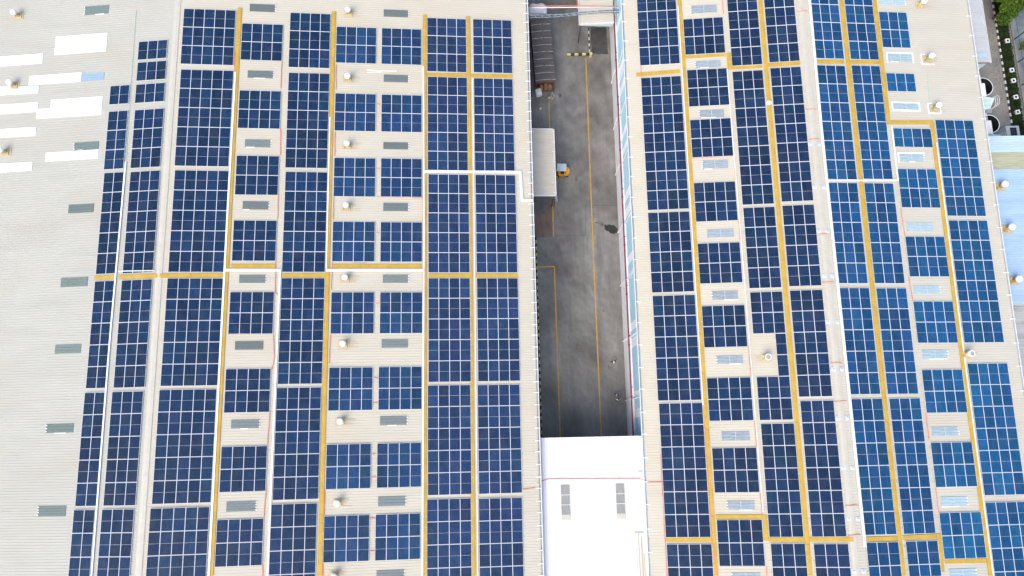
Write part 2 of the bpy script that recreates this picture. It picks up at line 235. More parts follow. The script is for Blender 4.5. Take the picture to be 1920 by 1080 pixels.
# ------------------------------------------------------------------ materials
def mat(name, col, rough=.6, var=.12, scale=1.0, stretch=(1,1,1), bump=0.0, bscale=8.0, metal=0.0, spec=.5, col2=None, mix2=(.45,.7), scale2=.2, detail=4.0, streak=None, each=0.0):
    """base colour broken up by two noises; optional second colour in patches (stains, wear)"""
    m = bpy.data.materials.new(name); m.use_nodes = True
    nt = m.node_tree; N = nt.nodes; Lk = nt.links
    b = N['Principled BSDF']
    b.inputs['Roughness'].default_value = rough; b.inputs['Metallic'].default_value = metal
    b.inputs['Specular IOR Level'].default_value = spec
    tc = N.new('ShaderNodeTexCoord'); mp = N.new('ShaderNodeMapping'); mp.inputs['Scale'].default_value = stretch
    Lk.new(tc.outputs['Object'], mp.inputs['Vector'])
    def noise(s, d):
        n = N.new('ShaderNodeTexNoise'); n.inputs['Scale'].default_value = s; n.inputs['Detail'].default_value = d
        n.inputs['Roughness'].default_value = .6; Lk.new(mp.outputs[0], n.inputs['Vector']); return n
    n1 = noise(scale, detail)
    mr = N.new('ShaderNodeMapRange'); mr.inputs[1].default_value = .3; mr.inputs[2].default_value = .7
    mr.inputs[3].default_value = 1-var; mr.inputs[4].default_value = 1+var
    Lk.new(n1.outputs['Fac'], mr.inputs[0])
    vm = N.new('ShaderNodeVectorMath'); vm.operation = 'SCALE'
    vm.inputs[0].default_value = col
    fac = mr.outputs[0]
    def times(x, y):
        q = N.new('ShaderNodeMath'); q.operation = 'MULTIPLY'; Lk.new(x, q.inputs[0]); Lk.new(y, q.inputs[1]); return q.outputs[0]
    if streak:                                   # long runs: (amount, scale, stretch, threshold)
        mp2 = N.new('ShaderNodeMapping'); mp2.inputs['Scale'].default_value = streak[2]; Lk.new(tc.outputs['Object'], mp2.inputs['Vector'])
        ns = N.new('ShaderNodeTexNoise'); ns.inputs['Scale'].default_value = streak[1]; ns.inputs['Detail'].default_value = 5.0; Lk.new(mp2.outputs[0], ns.inputs['Vector'])
        ms = N.new('ShaderNodeMapRange'); ms.inputs[1].default_value = streak[3]; ms.inputs[2].default_value = streak[3]+.2; ms.inputs[3].default_value = 1.0; ms.inputs[4].default_value = 1-streak[0]
        Lk.new(ns.outputs['Fac'], ms.inputs[0]); fac = times(fac, ms.outputs[0])
    if each:                                     # every object of the kind a little different
        oi = N.new('ShaderNodeObjectInfo'); me_ = N.new('ShaderNodeMapRange'); me_.inputs[3].default_value = 1-each; me_.inputs[4].default_value = 1+each
        Lk.new(oi.outputs['Random'], me_.inputs[0]); fac = times(fac, me_.outputs[0])
    Lk.new(fac, vm.inputs['Scale'])
    out = vm.outputs[0]
    if col2:
        n2 = noise(scale2, 6.0)
        r2 = N.new('ShaderNodeMapRange'); r2.inputs[1].default_value = mix2[0]; r2.inputs[2].default_value = mix2[1]
        Lk.new(n2.outputs['Fac'], r2.inputs[0])
        mx = N.new('ShaderNodeMix'); mx.data_type = 'RGBA'
        Lk.new(r2.outputs[0], mx.inputs[0]); Lk.new(out, mx.inputs[6]); mx.inputs[7].default_value = (*col2, 1)
        out = mx.outputs[2]
    Lk.new(out, b.inputs['Base Color'])
    if bump:
        nb = noise(bscale, 5.0); bp = N.new('ShaderNodeBump'); bp.inputs['Strength'].default_value = bump; bp.inputs['Distance'].default_value = .02
        Lk.new(nb.outputs['Fac'], bp.inputs['Height']); Lk.new(bp.outputs[0], b.inputs['Normal'])
    return m

def cell_material():
    m = bpy.data.materials.new('solar_cells'); m.use_nodes = True
    nt = m.node_tree; N = nt.nodes; Lk = nt.links; b = N['Principled BSDF']
    oi = N.new('ShaderNodeObjectInfo'); tc = N.new('ShaderNodeTexCoord')
    # streaks along the busbars
    mp = N.new('ShaderNodeMapping'); mp.inputs['Scale'].default_value = (9, .8, 1)
    Lk.new(tc.outputs['Object'], mp.inputs[0])
    add = N.new('ShaderNodeVectorMath'); add.operation = 'ADD'
    rs = N.new('ShaderNodeVectorMath'); rs.operation = 'SCALE'; rs.inputs[0].default_value = (37, 91, 13)
    Lk.new(oi.outputs['Random'], rs.inputs['Scale']); Lk.new(mp.outputs[0], add.inputs[0]); Lk.new(rs.outputs[0], add.inputs[1])
    n = N.new('ShaderNodeTexNoise'); n.inputs['Scale'].default_value = 1.6; n.inputs['Detail'].default_value = 3.0
    Lk.new(add.outputs[0], n.inputs['Vector'])
    mr = N.new('ShaderNodeMapRange'); mr.inputs[1].default_value = .35; mr.inputs[2].default_value = .68; mr.inputs[3].default_value = .78; mr.inputs[4].default_value = 1.32
    Lk.new(n.outputs['Fac'], mr.inputs[0])
    # thin gaps between the cells: 6 across, 12 half-cells high over the module
    sx = N.new('ShaderNodeSeparateXYZ'); Lk.new(tc.outputs['Object'], sx.inputs[0])
    def grid(sock, pitch, w):
        a = N.new('ShaderNodeMath'); a.operation = 'DIVIDE'; Lk.new(sock, a.inputs[0]); a.inputs[1].default_value = pitch
        f = N.new('ShaderNodeMath'); f.operation = 'FRACT'; Lk.new(a.outputs[0], f.inputs[0])
        l = N.new('ShaderNodeMath'); l.operation = 'LESS_THAN'; Lk.new(f.outputs[0], l.inputs[0]); l.inputs[1].default_value = w
        return l.outputs[0]
    g1 = grid(sx.outputs[0], .1767, .03); g2 = grid(sx.outputs[1], .09, .03)
    mxm = N.new('ShaderNodeMath'); mxm.operation = 'MAXIMUM'; Lk.new(g1, mxm.inputs[0]); Lk.new(g2, mxm.inputs[1])
    vs = N.new('ShaderNodeVectorMath'); vs.operation = 'SCALE'
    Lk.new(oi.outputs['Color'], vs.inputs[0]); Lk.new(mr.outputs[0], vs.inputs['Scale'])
    mx = N.new('ShaderNodeMix'); mx.data_type = 'RGBA'
    sc = N.new('ShaderNodeMath'); sc.operation = 'MULTIPLY'; Lk.new(mxm.outputs[0], sc.inputs[0]); sc.inputs[1].default_value = .35
    Lk.new(sc.outputs[0], mx.inputs[0]); Lk.new(vs.outputs[0], mx.inputs[6]); mx.inputs[7].default_value = (.25, .28, .33, 1)
    nd = N.new('ShaderNodeTexNoise'); nd.inputs['Scale'].default_value = .9; nd.inputs['Detail'].default_value = 5.0
    gd = N.new('ShaderNodeNewGeometry'); Lk.new(gd.outputs['Position'], nd.inputs['Vector'])
    dm = N.new('ShaderNodeMapRange'); dm.inputs[1].default_value = .42; dm.inputs[2].default_value = .75; dm.inputs[3].default_value = 0.0; dm.inputs[4].default_value = .045
    Lk.new(nd.outputs['Fac'], dm.inputs[0])
    md = N.new('ShaderNodeMix'); md.data_type = 'RGBA'; Lk.new(dm.outputs[0], md.inputs[0]); Lk.new(mx.outputs[2], md.inputs[6]); md.inputs[7].default_value = (.36, .36, .34, 1)
    Lk.new(md.outputs[2], b.inputs['Base Color'])
    b.inputs['Roughness'].default_value = .15; b.inputs['IOR'].default_value = 1.32
    return m

M = {}
for _k, _c in (('LW', (.452,.445,.382)), ('LE', (.540,.500,.400)), ('RW', (.550,.508,.400)), ('RE', (.525,.497,.410))):
    M['roof_'+_k] = mat('cream_roof_sheet', _c, .55, .035, .35, (.5,1.0,1), spec=.35, col2=(_c[0]*.97,_c[1]*.92,_c[2]*.86), mix2=(.5,.8), scale2=.22, streak=(.06, 1.0, (.10,.9,1), .52))
M['roof_edge'] = mat('roof_trim', (.525,.495,.412), .5, .06, 2)
M['frame'] = mat('panel_frame', (.76,.78,.80), .4, .03, 3)
M['back'] = mat('white_backsheet', (.66,.69,.72), .4, .02, 3)
M['cells'] = cell_material()
M['rail'] = mat('mounting_rail', (.62,.63,.64), .4, .05, 3, metal=.3)
M['yellow'] = mat('yellow_grating', (.50,.315,.030), .6, .16, .7, (1,1,1), bump=.3, bscale=30, col2=(.52,.33,.10), mix2=(.45,.75), scale2=.18)
M['tray'] = mat('white_trunking', (.80,.81,.82), .4, .04, 2)
M['red'] = mat('red_conduit', (.70,.20,.14), .5, .12, 4)
M['teal_rope'] = mat('green_rope', (.40,.62,.52), .6, .1, 5)
M['steel'] = mat('galvanised_steel', (.52,.54,.55), .38, .1, 4, metal=.6)
M['strap'] = mat('white_strap', (.78,.79,.79), .45, .05, 4)
M['gutter'] = mat('gutter_steel', (.42,.45,.47), .45, .12, 2, metal=.3)
M['sky_grey'] = mat('translucent_sheet_grey', (.150,.180,.176), .4, .12, 3, (1,3,1), each=0.18)
M['sky_green'] = mat('translucent_sheet_green', (.150,.195,.178), .4, .12, 3, (1,3,1), each=0.12)
M['sky_grey2'] = mat('translucent_sheet_blue_grey', (.27,.32,.35), .35, .16, 3, (1,4,1), col2=(.36,.40,.43), scale2=1.2, each=.15)
M['sky_aqua'] = mat('translucent_sheet_aqua', (.33,.44,.47), .35, .14, 3, (1,4,1), col2=(.42,.52,.56), scale2=1.2, each=.12)
M['sky_blue'] = mat('blue_sheet', (.28,.40,.52), .4, .12, 3, (1,3,1))
M['sky_pale'] = mat('pale_blue_sheet', (.56,.62,.68), .4, .06, 3)
M['sky_white'] = mat('white_sheet', (.82,.84,.85), .4, .04, 2, (.4,2,1), col2=(.70,.72,.70), mix2=(.55,.8), scale2=.6)
M['louvre'] = mat('grey_louvre', (.30,.30,.27), .6, .15, 2, (3,.5,1))
M['white'] = mat('white_paint', (.80,.80,.79), .5, .05, 2)
M['sealant'] = mat('white_sealant', (.84,.84,.83), .6, .05, 6)
M['vent_base'] = mat('weathered_vent_base', (.46,.36,.15), .7, .3, 3, each=.25, col2=(.55,.50,.38), scale2=2.0)
M['stain'] = mat('rust_stained_sheet', (.50,.43,.31), .65, .1, 2, (1,5,1), col2=(.52,.38,.20), mix2=(.4,.7), scale2=1.6)
M['vent_dark'] = mat('vent_mesh', (.34,.35,.34), .6, .15, 8)
M['link'] = mat('white_link_roof', (.70,.71,.72), .45, .03, .8, (2,.3,1), col2=(.66,.67,.66), scale2=.4, streak=(.10, 1.0, (2.2,.12,1), .52))
M['concrete'] = mat('road_concrete', (.205,.199,.188), .75, .24, .9, (1,.7,1), bump=.25, bscale=6, col2=(.098,.092,.084), mix2=(.42,.66), scale2=.22, detail=9, streak=(.18, 1.0, (1.1,.06,1), .50))
M['ground'] = mat('bare_ground', (.17,.165,.15), .85, .2, .2)
M['pave'] = mat('yard_concrete', (.23,.215,.19), .8, .15, .5, bump=.15, col2=(.16,.155,.145), scale2=.3)
M['joint'] = mat('joint_sealant', (.05,.05,.05), .8, .2, 3)
M['line'] = mat('yellow_road_paint', (.52,.30,.03), .65, .18, 2.5, col2=(.30,.20,.07), mix2=(.52,.75), scale2=1.5)
M['oil'] = mat('wet_stain', (.028,.027,.026), .28, .3, 1.5)
M['drip'] = mat('old_drip_stain', (.085,.080,.075), .6, .3, 1.5, col2=(.15,.145,.14), scale2=1.0)
M['damp'] = mat('damp_concrete', (.060,.060,.062), .4, .35, .8)
M['plate'] = mat('steel_dock_plate', (.10,.10,.105), .5, .25, 1.2, col2=(.17,.13,.10), scale2=.8)
M['rusty'] = mat('rusty_ramp', (.15,.115,.09), .7, .3, .9, (1.6,.5,1), col2=(.20,.125,.075), scale2=.7)
M['rust'] = mat('rust_brown', (.15,.065,.035), .7, .35, 2)
M['wall_blue'] = mat('light_blue_cladding', (.46,.70,.79), .45, .08, .5, col2=(.38,.63,.74), scale2=.25)
M['wall_white'] = mat('white_cladding', (.82,.86,.88), .45, .04, .8)
M['lower'] = mat('white_rendered_wall', (.86,.87,.88), .7, .08, .8, (1,1,1), col2=(.55,.56,.56), mix2=(.60,.80), scale2=.7)
M['wall_cream'] = mat('cream_cladding', (.50,.46,.39), .55, .06, .5)
M['crimson'] = mat('crimson_pipe_paint', (.26,.018,.055), .45, .12, 2)
M['black'] = mat('black_rubber', (.018,.018,.018), .6, .3, 5)
M['dark'] = mat('dark_steel', (.045,.047,.05), .5, .25, 3)
M['fork_yellow'] = mat('forklift_yellow', (.78,.36,.015), .35, .05, 2)
M['guard'] = mat('grey_guard', (.52,.57,.62), .4, .05, 2)
M['shed'] = mat('weathered_dark_sheet', (.085,.078,.074), .65, .3, 1.4, (.6,2.5,1), col2=(.12,.10,.088), scale2=.9)
M['batten'] = mat('pale_batten', (.55,.52,.47), .6, .25, 3, col2=(.18,.16,.15), mix2=(.5,.62), scale2=2.2)
M['tarp'] = mat('white_tarpaulin', (.78,.79,.81), .55, .06, 2, bump=.4, bscale=3)
M['cablebundle'] = mat('blue_grey_cables', (.10,.15,.19), .5, .3, 6, col2=(.32,.37,.40), scale2=4)
M['orange'] = mat('orange_beam', (.62,.22,.03), .5, .1, 2)
M['canopy_grey'] = mat('pale_grey_sheet', (.47,.485,.49), .5, .06, 1.0, (.3,2,1))
M['canopy_old'] = mat('aged_cream_sheet', (.56,.51,.42), .55, .06, 1.0, (.3,2,1), col2=(.44,.40,.33), mix2=(.6,.85), scale2=.8)
M['teal_panel'] = mat('pale_teal_panel', (.52,.64,.65), .5, .06, 1.5)
M['mint'] = mat('mint_housing', (.55,.70,.66), .45, .1, 1.5)
M['tank_black'] = mat('dark_fan_well', (.012,.013,.014), .5, .2, 3)
M['blue_roof'] = mat('sky_blue_roof', (.35,.49,.65), .45, .06, .6, (.3,1.5,1), col2=(.40,.54,.68), scale2=.3)
M['paleblue_roof'] = mat('pale_blue_roof', (.45,.58,.64), .45, .07, .8, (.3,2,1))
M['yellow_frp'] = mat('yellowed_translucent_sheet', (.40,.40,.27), .45, .12, 1.2, (.5,3,1))
M['grey_roof'] = mat('old_grey_roof', (.40,.41,.40), .6, .12, .8, (.3,2,1), col2=(.26,.25,.23), mix2=(.55,.75), scale2=.7)
M['leaf'] = mat('leaf_green', (.062,.125,.012), .55, .35, .9, spec=.25, col2=(.12,.19,.015), mix2=(.4,.7), scale2=.35)
M['leaf_dark'] = mat('hedge_green', (.018,.036,.008), .6, .4, 1.2, spec=.2, col2=(.030,.050,.010), scale2=.6)
M['soil'] = mat('dark_soil', (.026,.028,.015), .9, .3, 1)
M['bark'] = mat('bark', (.10,.075,.05), .85, .3, 4)
M['kerb_white'] = mat('kerb_white', (.62,.61,.56), .7, .15, 4)
M['kerb_black'] = mat('kerb_black', (.035,.04,.04), .7, .2, 4)
M['kerb_yellow'] = mat('kerb_yellow', (.60,.52,.16), .7, .15, 4)
M['post_blue'] = mat('dark_blue_steel', (.035,.075,.14), .45, .1, 3)
M['pave_blue'] = mat('pale_paving', (.20,.235,.25), .7, .2, .8, col2=(.11,.13,.14), scale2=.5)
M['cardboard'] = mat('brown_box', (.33,.20,.11), .75, .15, 3)
M['skin'] = mat('skin', (.36,.20,.13), .5, .05, 6)
M['hair'] = mat('black_hair', (.012,.010,.010), .5, .2, 20)
M['shirt_w'] = mat('white_shirt', (.72,.72,.73), .8, .06, 6)
M['shirt_l'] = mat('lilac_shirt', (.40,.36,.56), .8, .2, 9)
M['trouser'] = mat('dark_trousers', (.025,.027,.035), .8, .15, 6)
M['glass'] = mat('dark_opening', (.02,.022,.028), .2, .2, 3)

# ------------------------------------------------------------------ the two buildings' frames
PX, PY = 1.154, 2.2936
BLD = {'L': dict(xr=-37.258, zr=93-78.681, yaw=0.0), 'R': dict(xr=34.425, zr=93-80.082, yaw=-0.00532)}
ANG = {'LW': .1024, 'LE': .1042, 'RW': .0868, 'RE': .0850}
EAVE = {'LW': 41.0, 'LE': 40.25, 'RW': 20.45, 'RE': 20.70}
YA, YB = -34.0, 84.0
PAN, RIB = -.13, -.110                    # roof pan and rib top below the panels' top plane
def rotz(p, a):
    c, s = math.cos(a), math.sin(a); return Vector((c*p[0]-s*p[1], s*p[0]+c*p[1], p[2]))
def slope_euler(g):
    return Euler((0, -ANG[g] if g[1] == 'W' else ANG[g], BLD[g[0]]['yaw']))
def on_roof(g, x, Y, h=0.0):
    """world point: x metres to the right of the ridge along the slope, h above the panel plane"""
    b = BLD[g[0]]; a = -ANG[g] if g[1] == 'W' else ANG[g]
    p = (b['xr'] + x*math.cos(a) + h*math.sin(a), Y, b['zr'] - x*math.sin(a) + h*math.cos(a))
    return rotz(p, b['yaw'])
def slope_local(g, x, h=0.0):
    """the same in the frame of the building (x from ridge line, z absolute)"""
    a = -ANG[g] if g[1] == 'W' else ANG[g]
    return x*math.cos(a) + h*math.sin(a), BLD[g[0]]['zr'] - x*math.sin(a) + h*math.cos(a)

# ------------------------------------------------------------------ ground, road, yard
def sheet(name, x0, x1, y0, y1, z, m, n=1):
    mb = MB()
    mb.quad((x0,y0,z),(x1,y0,z),(x1,y1,z),(x0,y1,z)); o = mb.build(name, m); tag(o, kind='structure'); return o
sheet('ground', -1500, 1500, -1500, 1500, -.03, M['ground'])
road = sheet('road', 2.2, 15.2, -60, 140, 0.0, M['concrete'])
yard = sheet('pavement', 53.5, 66.05, -60, 140, 0.0, M['pave'])
outer = sheet('path', 67.75, 90, -60, 140, .004, M['pave_blue'])
def road_strip(name, pts, w, z, m):
    return MB().strip(pts, w, z-.003, z, 0).build(name, m, road)
for pts in ([(10.88,49.0),(10.82,38.42),(10.76,23.71),(10.77,8.49),(10.75,-20)], [(5.78,42.9),(5.76,36.0)], [(5.82,29.9),(5.81,24.65)],
            [(3.66,20.69),(5.70,20.71)], [(5.78,20.80),(5.80,8.6),(5.81,-20)]):
    road_strip('painted_line', pts, .135, .008, M['line'])
road_strip('painted_line', [(10.1,70),(10.06,56.2)], .2, .008, M['orange'])
for pts in ([(9.97,28.65),(14.0,28.56)], [(10.03,28.60),(9.88,24.75)], [(5.95,24.69),(9.95,24.71)]):
    road_strip('expansion_joint', pts, .035, .006, M['joint'])
def blob(pts, z, name, m, jit=.10, n=5):
    rnd = random.Random(len(pts)*7); q = []
    for i in range(len(pts)):
        a, b = Vector(pts[i]), Vector(pts[(i+1) % len(pts)])
        for k in range(n):
            p = a.lerp(b, k/n); q.append((p.x+rnd.uniform(-jit,jit), p.y+rnd.uniform(-jit,jit), z))
    mb = MB(); mb.poly(q); return mb.build(name, m, road)
blob([(10.95,26.30),(11.6,26.52),(12.1,26.45),(12.35,26.02),(12.0,25.78),(11.7,26.12)], .012, 'oil_stain', M['drip'], .07)
blob([(12.30,26.0),(12.75,25.98),(13.40,26.02),(13.95,25.62),(13.95,24.95),(13.4,24.80),(12.75,25.12),(12.35,25.40)], .0135, 'oil_stain', M['oil'], .08)
blob([(11.75,53.6),(13.9,53.4),(13.9,49.52),(11.65,49.73)], .012, 'damp_patch', M['damp'], .08)
rw = random.Random(77)
for _ in range(9):
    cx, cy, rr = rw.uniform(4.2, 13.6), rw.uniform(-1, 48), rw.uniform(.08, .28)
    blob([(cx+rr*math.cos(t*.9)*rw.uniform(.6,1.2), cy+rr*1.5*math.sin(t*.9)*rw.uniform(.6,1.2)) for t in range(7)], .0065+.0002*_, 'drip_stain', M['drip'], .04, 3)
for k in range(7):
    y = rw.uniform(0, 46); x = rw.uniform(6.2, 12.5); pts = [(x, y)]
    for _ in range(7): x += rw.uniform(-.35, .35); y += rw.uniform(.25, .7); pts.append((min(13.8, max(6, x)), y))
    road_strip('crack', pts, .022, .0055, M['joint'])
MB().box(3.3,5.48,27.66,30.6,.002,.02).build('dock_plate', M['plate'], road)
MB().box(3.3,5.55,24.55,27.62,.002,.016).build('ramp_plate', M['rusty'], road)
MB().box(5.52,5.68,24.6,33.5,.0,.10).build('ramp_kerb', M['rusty'], road)

# ------------------------------------------------------------------ warehouses
def ribbed(g, x0, x1, ya, yb, pitch=.28, rib=.06, h0=PAN, h1=RIB, fr=None):
    """ribbed sheet between two distances from the ridge, ribs down the slope"""
    fr = fr or (lambda x, h: slope_local(g, x, h))
    prof = []; y = ya
    while y < yb-1e-6:
        e = min(y+pitch, yb)
        prof += [(y, h0), (max(y, e-rib-.02), h0), (max(y, e-rib), h1), (max(y, e-.02), h1)]
        y = e
    prof.append((yb, h0))
    mb = MB()
    for x in (x0, x1):
        for Y, h in prof:
            X, Z = fr(x, h); mb.v.append((X, Y, Z))
    n = len(prof)
    for k in range(n-1):
        mb.f.append((k, n+k, n+k+1, k+1)); mb.m.append(0)
    return mb

houses = {}; slopes = {}
for side, lab in (('L', 'wide cream-roofed warehouse on the left carrying nine columns of solar panels'),
                  ('R', 'cream-roofed warehouse with light blue wall on the right carrying eight panel columns')):
    b = BLD[side]; base = rotz((b['xr'], 0, 0), b['yaw'])
    w = tag(empty('warehouse', base, (0,0,b['yaw'])), lab, 'warehouse'); houses[side] = w
    for wn_ in ('W', 'E'):
        g = side+wn_; sg = -1 if wn_ == 'W' else 1
        xe = sg*EAVE[g]
        mb = ribbed(g, min(0, xe), max(0, xe), YA, YB)
        o = mb.build('roof_slope', M['roof_'+g], w); slopes[g] = o
    # ridge cap
    mb = MB(); wd = .34
    pts = []
    for x in (-wd, 0, wd):
        g = side+('W' if x < 0 else 'E'); X, Z = slope_local(g, x, -.075); pts.append((X, Z))
    for a, c in ((pts[0], pts[1]), (pts[1], pts[2])):
        mb.quad((a[0],YA,a[1]),(c[0],YA,c[1]),(c[0],YB,c[1]),(a[0],YB,a[1]))
    mb.build('ridge_cap', M['roof_edge'], w)
    # end walls under the gables
    for Y, t in ((YA+.3, -.2), (YB-.3, .2)):
        xa, za = slope_local(side+'W', -EAVE[side+'W']+.2, PAN-.02); xb, zb = slope_local(side+'E', EAVE[side+'E']-.2, PAN-.02); xc, zc = slope_local(side+'E', 0, PAN-.02)
        mb = MB(); ring = [(xa,0),(xb,0),(xb,zb),(xc,zc),(xa,za)]
        mb.poly([(x,Y,z) for x,z in ring]); mb.poly([(x,Y+t,z) for x,z in reversed(ring)])
        mb.build('gable_wall', M['wall_cream'], w)

# plain long walls that the photograph does not show the face of
for side, g in (('L','LE'), ('L','LW'), ('R','RE')):
    sg = -1 if g[1] == 'W' else 1
    X, Z = slope_local(g, sg*(EAVE[g]-.35), PAN-.05)
    MB().box(min(X,X-sg*.2), max(X,X-sg*.2), YA+.31, YB-.31, 0, Z).build('wall', M['wall_cream'], houses[side])

# the visible light blue wall of the right warehouse, sheet by sheet
wX = 14.172 - 34.425
wall = MB().box(wX+.12, wX+.3, YA+.31, YB-.31, 4.3, 10.9).build('wall', M['wall_cream'], houses['R'])
def wall_sheet(y0, y1, m, name='wall_sheet'):
    mb = MB(); prof = []; y = y0
    while y < y1-1e-6:
        e = min(y+.25, y1); prof += [(y, 0), (max(y,e-.09), 0), (max(y,e-.07), -.04), (max(y,e-.02), -.04)]; y = e
    prof.append((y1, 0)); n = len(prof)
    for z in (4.25, 11.0):
        for Y, d in prof: mb.v.append((wX+.08+d, Y, z))
    for k in range(n-1): mb.f.append((k+1, n+k+1, n+k, k)); mb.m.append(0)
    return mb.build(name, m, wall)
edges = sorted([(b_, a_) for a_, b_ in BANDS])
y = YA+.31
for lo, hi in edges:
    while y < lo-.02:                                    # blue sheets about 2 m wide between the white ones
        e = min(y+2.0, lo) if lo-y > 2.6 else lo
        wall_sheet(y, e-.012, M['wall_blue']); y = e
    wall_sheet(lo, hi-.012, M['wall_white'], 'translucent_sheet'); y = hi
while y < YB-.32:
    e = min(y+2.0, YB-.31); wall_sheet(y, e-.012, M['wall_blue']); y = e
MB().box(wX-.20, wX+.3, YA+.31, YB-.31, 0, 4.22).build('lower_wall', M['lower'], houses['R'])
MB().box(wX-.30, wX-.20, YA+.31, YB-.31, 3.9, 4.16).build('wall_ledge', M['lower'], houses['R'])
for Yd in DOWNS:
    MB().tube([(wX-.05,Yd,10.7),(wX-.05,Yd,4.6),(wX-.34,Yd,4.0),(wX-.34,Yd,.2)], .075).build('downpipe', M['white'], houses['R'])

# gutters with straps
def gutter(g, pitch=1.26):
    side = g[0]; sg = -1 if g[1] == 'W' else 1; b = BLD[side]
    X, Z = slope_local(g, sg*EAVE[g], PAN)
    xo = X + sg*.22; mb = MB()
    lo, hi = sorted((X+sg*.005, xo)); z0 = Z-.24
    mb.box(lo, hi, YA, YB, z0, z0+.02)
    a, c = sorted((xo-sg*.03, xo+sg*.035)); mb.box(a, c, YA, YB, z0+.021, Z-.01, 1)
    gt = mb.build('gutter', [M['gutter'], M['strap']], houses[side])
    a, c = sorted((X-sg*.30, xo+sg*.07))
    me = MB().box(a, c, -.045, .045, Z+.03, Z+.06).mesh('gutter_strap', M['strap'])
    y = -17.0
    k = 0
    while y < 56:
        place('gutter_strap', me, gt, (0, y+((k*37) % 5-2)*.03, 0)); y += pitch; k += 1
    return gt
for g in ('LE', 'RW', 'RE'): gutter(g, {'LE': 1.26, 'RW': 2.4, 'RE': 2.6}[g])

# translucent roof sheets and patches: parts of the slope they are set in
def skylight(g, x, Y, w, d, kind, k):
    sl = slopes[g]; a = -ANG[g] if g[1] == 'W' else ANG[g]
    mb = MB(); nrib = max(2, round(d/.28)); p = d/nrib; prof = []; y = -d/2
    for i in range(nrib):
        prof += [(y+i*p, -.088), (y+(i+1)*p-.08, -.088), (y+(i+1)*p-.06, -.058), (y+(i+1)*p-.02, -.058)]
    prof += [(d/2, -.088), (d/2, PAN)]; prof.insert(0, (-d/2, PAN)); n = len(prof)
    for xx in (-w/2, w/2):
        for yy, h in prof: mb.v.append((xx, yy, h))
    for i in range(n-1): mb.f.append((i, n+i, n+i+1, i+1)); mb.m.append(0)
    mb.f.append(tuple(range(n-1, -1, -1))); mb.m.append(0); mb.f.append(tuple(range(n, 2*n))); mb.m.append(0)
    X, Z = slope_local(g, x, 0)
    o = mb.build('translucent_sheet', M['sky_'+kind], sl); o.location = (X, Y, Z); o.rotation_euler = (0, a, 0)
    rnd = random.Random(k*13+5)
    if kind in ('grey2', 'aqua'):
        cr = MB().box(-.02, .02, -d/2, d/2, -.066, -.05).build('lap_joint', M['sky_pale'], sl); cr.location = o.location; cr.rotation_euler = o.rotation_euler
    # white sealant dabs at the sheet's lower edge and end
    if kind in ('grey', 'green', 'grey2', 'aqua') and rnd.random() < .75:
        mb = MB(); e = w/2 if g in ('LE', 'RE') else -w/2
        for i in range(nrib):
            yy = -d/2+(i+.5)*p; mb.box(e-.03, e+.05+rnd.random()*.09, yy-.05, yy+.05, -.09, -.05)
        if rnd.random() < .5:
            x0 = -w/2+rnd.random()*w*.5; mb.box(x0, min(w/2, x0+.5+rnd.random()*1.6), -d/2-.07, -d/2+.01, -.094, -.052)
        s = mb.build('sealant', M['sealant'], sl); s.location = o.location; s.rotation_euler = o.rotation_euler; s['kind'] = 'stuff'
    return o
AQ = 0
for k, (g, x, Y, w, d, kind) in enumerate(SKY):
    o = skylight(g, x, Y, w, d, kind, k)
    if kind == 'aqua':
        AQ += 1
        if AQ in (2, 3, 4):                                # wide white sealing tape around these three
            mb = MB(); e = .16
            mb.box(-w/2-e, w/2+e, d/2, d/2+e, -.094, -.05)
            mb.box(-w/2-e, -w/2, -d/2-e, d/2-.001, -.094, -.05)
            if AQ != 4: mb.box(w/2, w/2+e, -d/2-e, d/2-.001, -.094, -.05)
            if AQ == 3: mb.box(-w/2+.001, w/2-.001, -d/2-e, -d/2, -.094, -.05)
            s = mb.build('sealing_tape', M['sealant'], slopes[g]); s.location = o.location; s.rotation_euler = o.rotation_euler

# ------------------------------------------------------------------ white link roof between the warehouses
link = tag(empty('link_building', (8.5,-17,0)), 'low white ribbed roof bridging the alley between the two warehouses', 'building')
LX0, LX1, LY0, LY1, LZ = -5.55, 5.68, -17.0, 16.55, 9.0
mb = MB(); prof = []; x = LX0
while x < LX1-1e-6:
    e = min(x+.30, LX1); prof += [(x,0),(e-.07,0),(e-.055,.035),(e-.015,.035)]; x = e
prof.append((LX1, 0))
for yy in (LY0, LY1):
    for X, h in prof: mb.v.append((X, yy, LZ+h))
n = len(prof)
for k in range(n-1): mb.f.append((k, k+1, n+k+1, n+k)); mb.m.append(0)
mb.build('roof_sheet', M['link'], link)
MB().box(LX0, LX1, LY1+.005, LY1+.06, LZ-.35, LZ+.045).build('fascia', M['white'], link)
for xa, xb in ((LX0, LX0+.15), (LX1-.15, LX1)):
    MB().box(xa, xb, LY0, LY1, 0, LZ-.02).build('side_wall', M['wall_cream'], link)
for cx in (5.595-8.5, 11.485-8.5):
    lv = MB().box(cx-.47, cx+.47, 8.50, 11.60, LZ-.02, LZ+.06).build('roof_louvre', M['louvre'], link)
    for j in range(14):
        yy = 8.56+j*.215; MB().box(cx-.44, cx+.44, yy, yy+.09, LZ+.061, LZ+.085).build('slat', M['louvre'], lv)
    for yy in (9.53, 10.56): MB().box(cx-.47, cx+.47, yy-.025, yy+.025, LZ+.087, LZ+.105).build('cross_bar', M['strap'], lv)
    MB().box(cx-.45, cx+.5, 7.95, 8.49, LZ+.036, LZ+.06).build('flashing', M['roof_edge'], lv)
for x0, y0, y1, w in ((4.72,-2.0,6.4,.10), (5.02,0.0,6.1,.14), (4.45,2.6,5.0,.05), (5.22,-3.0,4.4,.09)):
    MB().box(x0-w/2, x0+w/2, y0, y1, LZ+.036, LZ+.040).build('rust_streak', M['stain'], link)
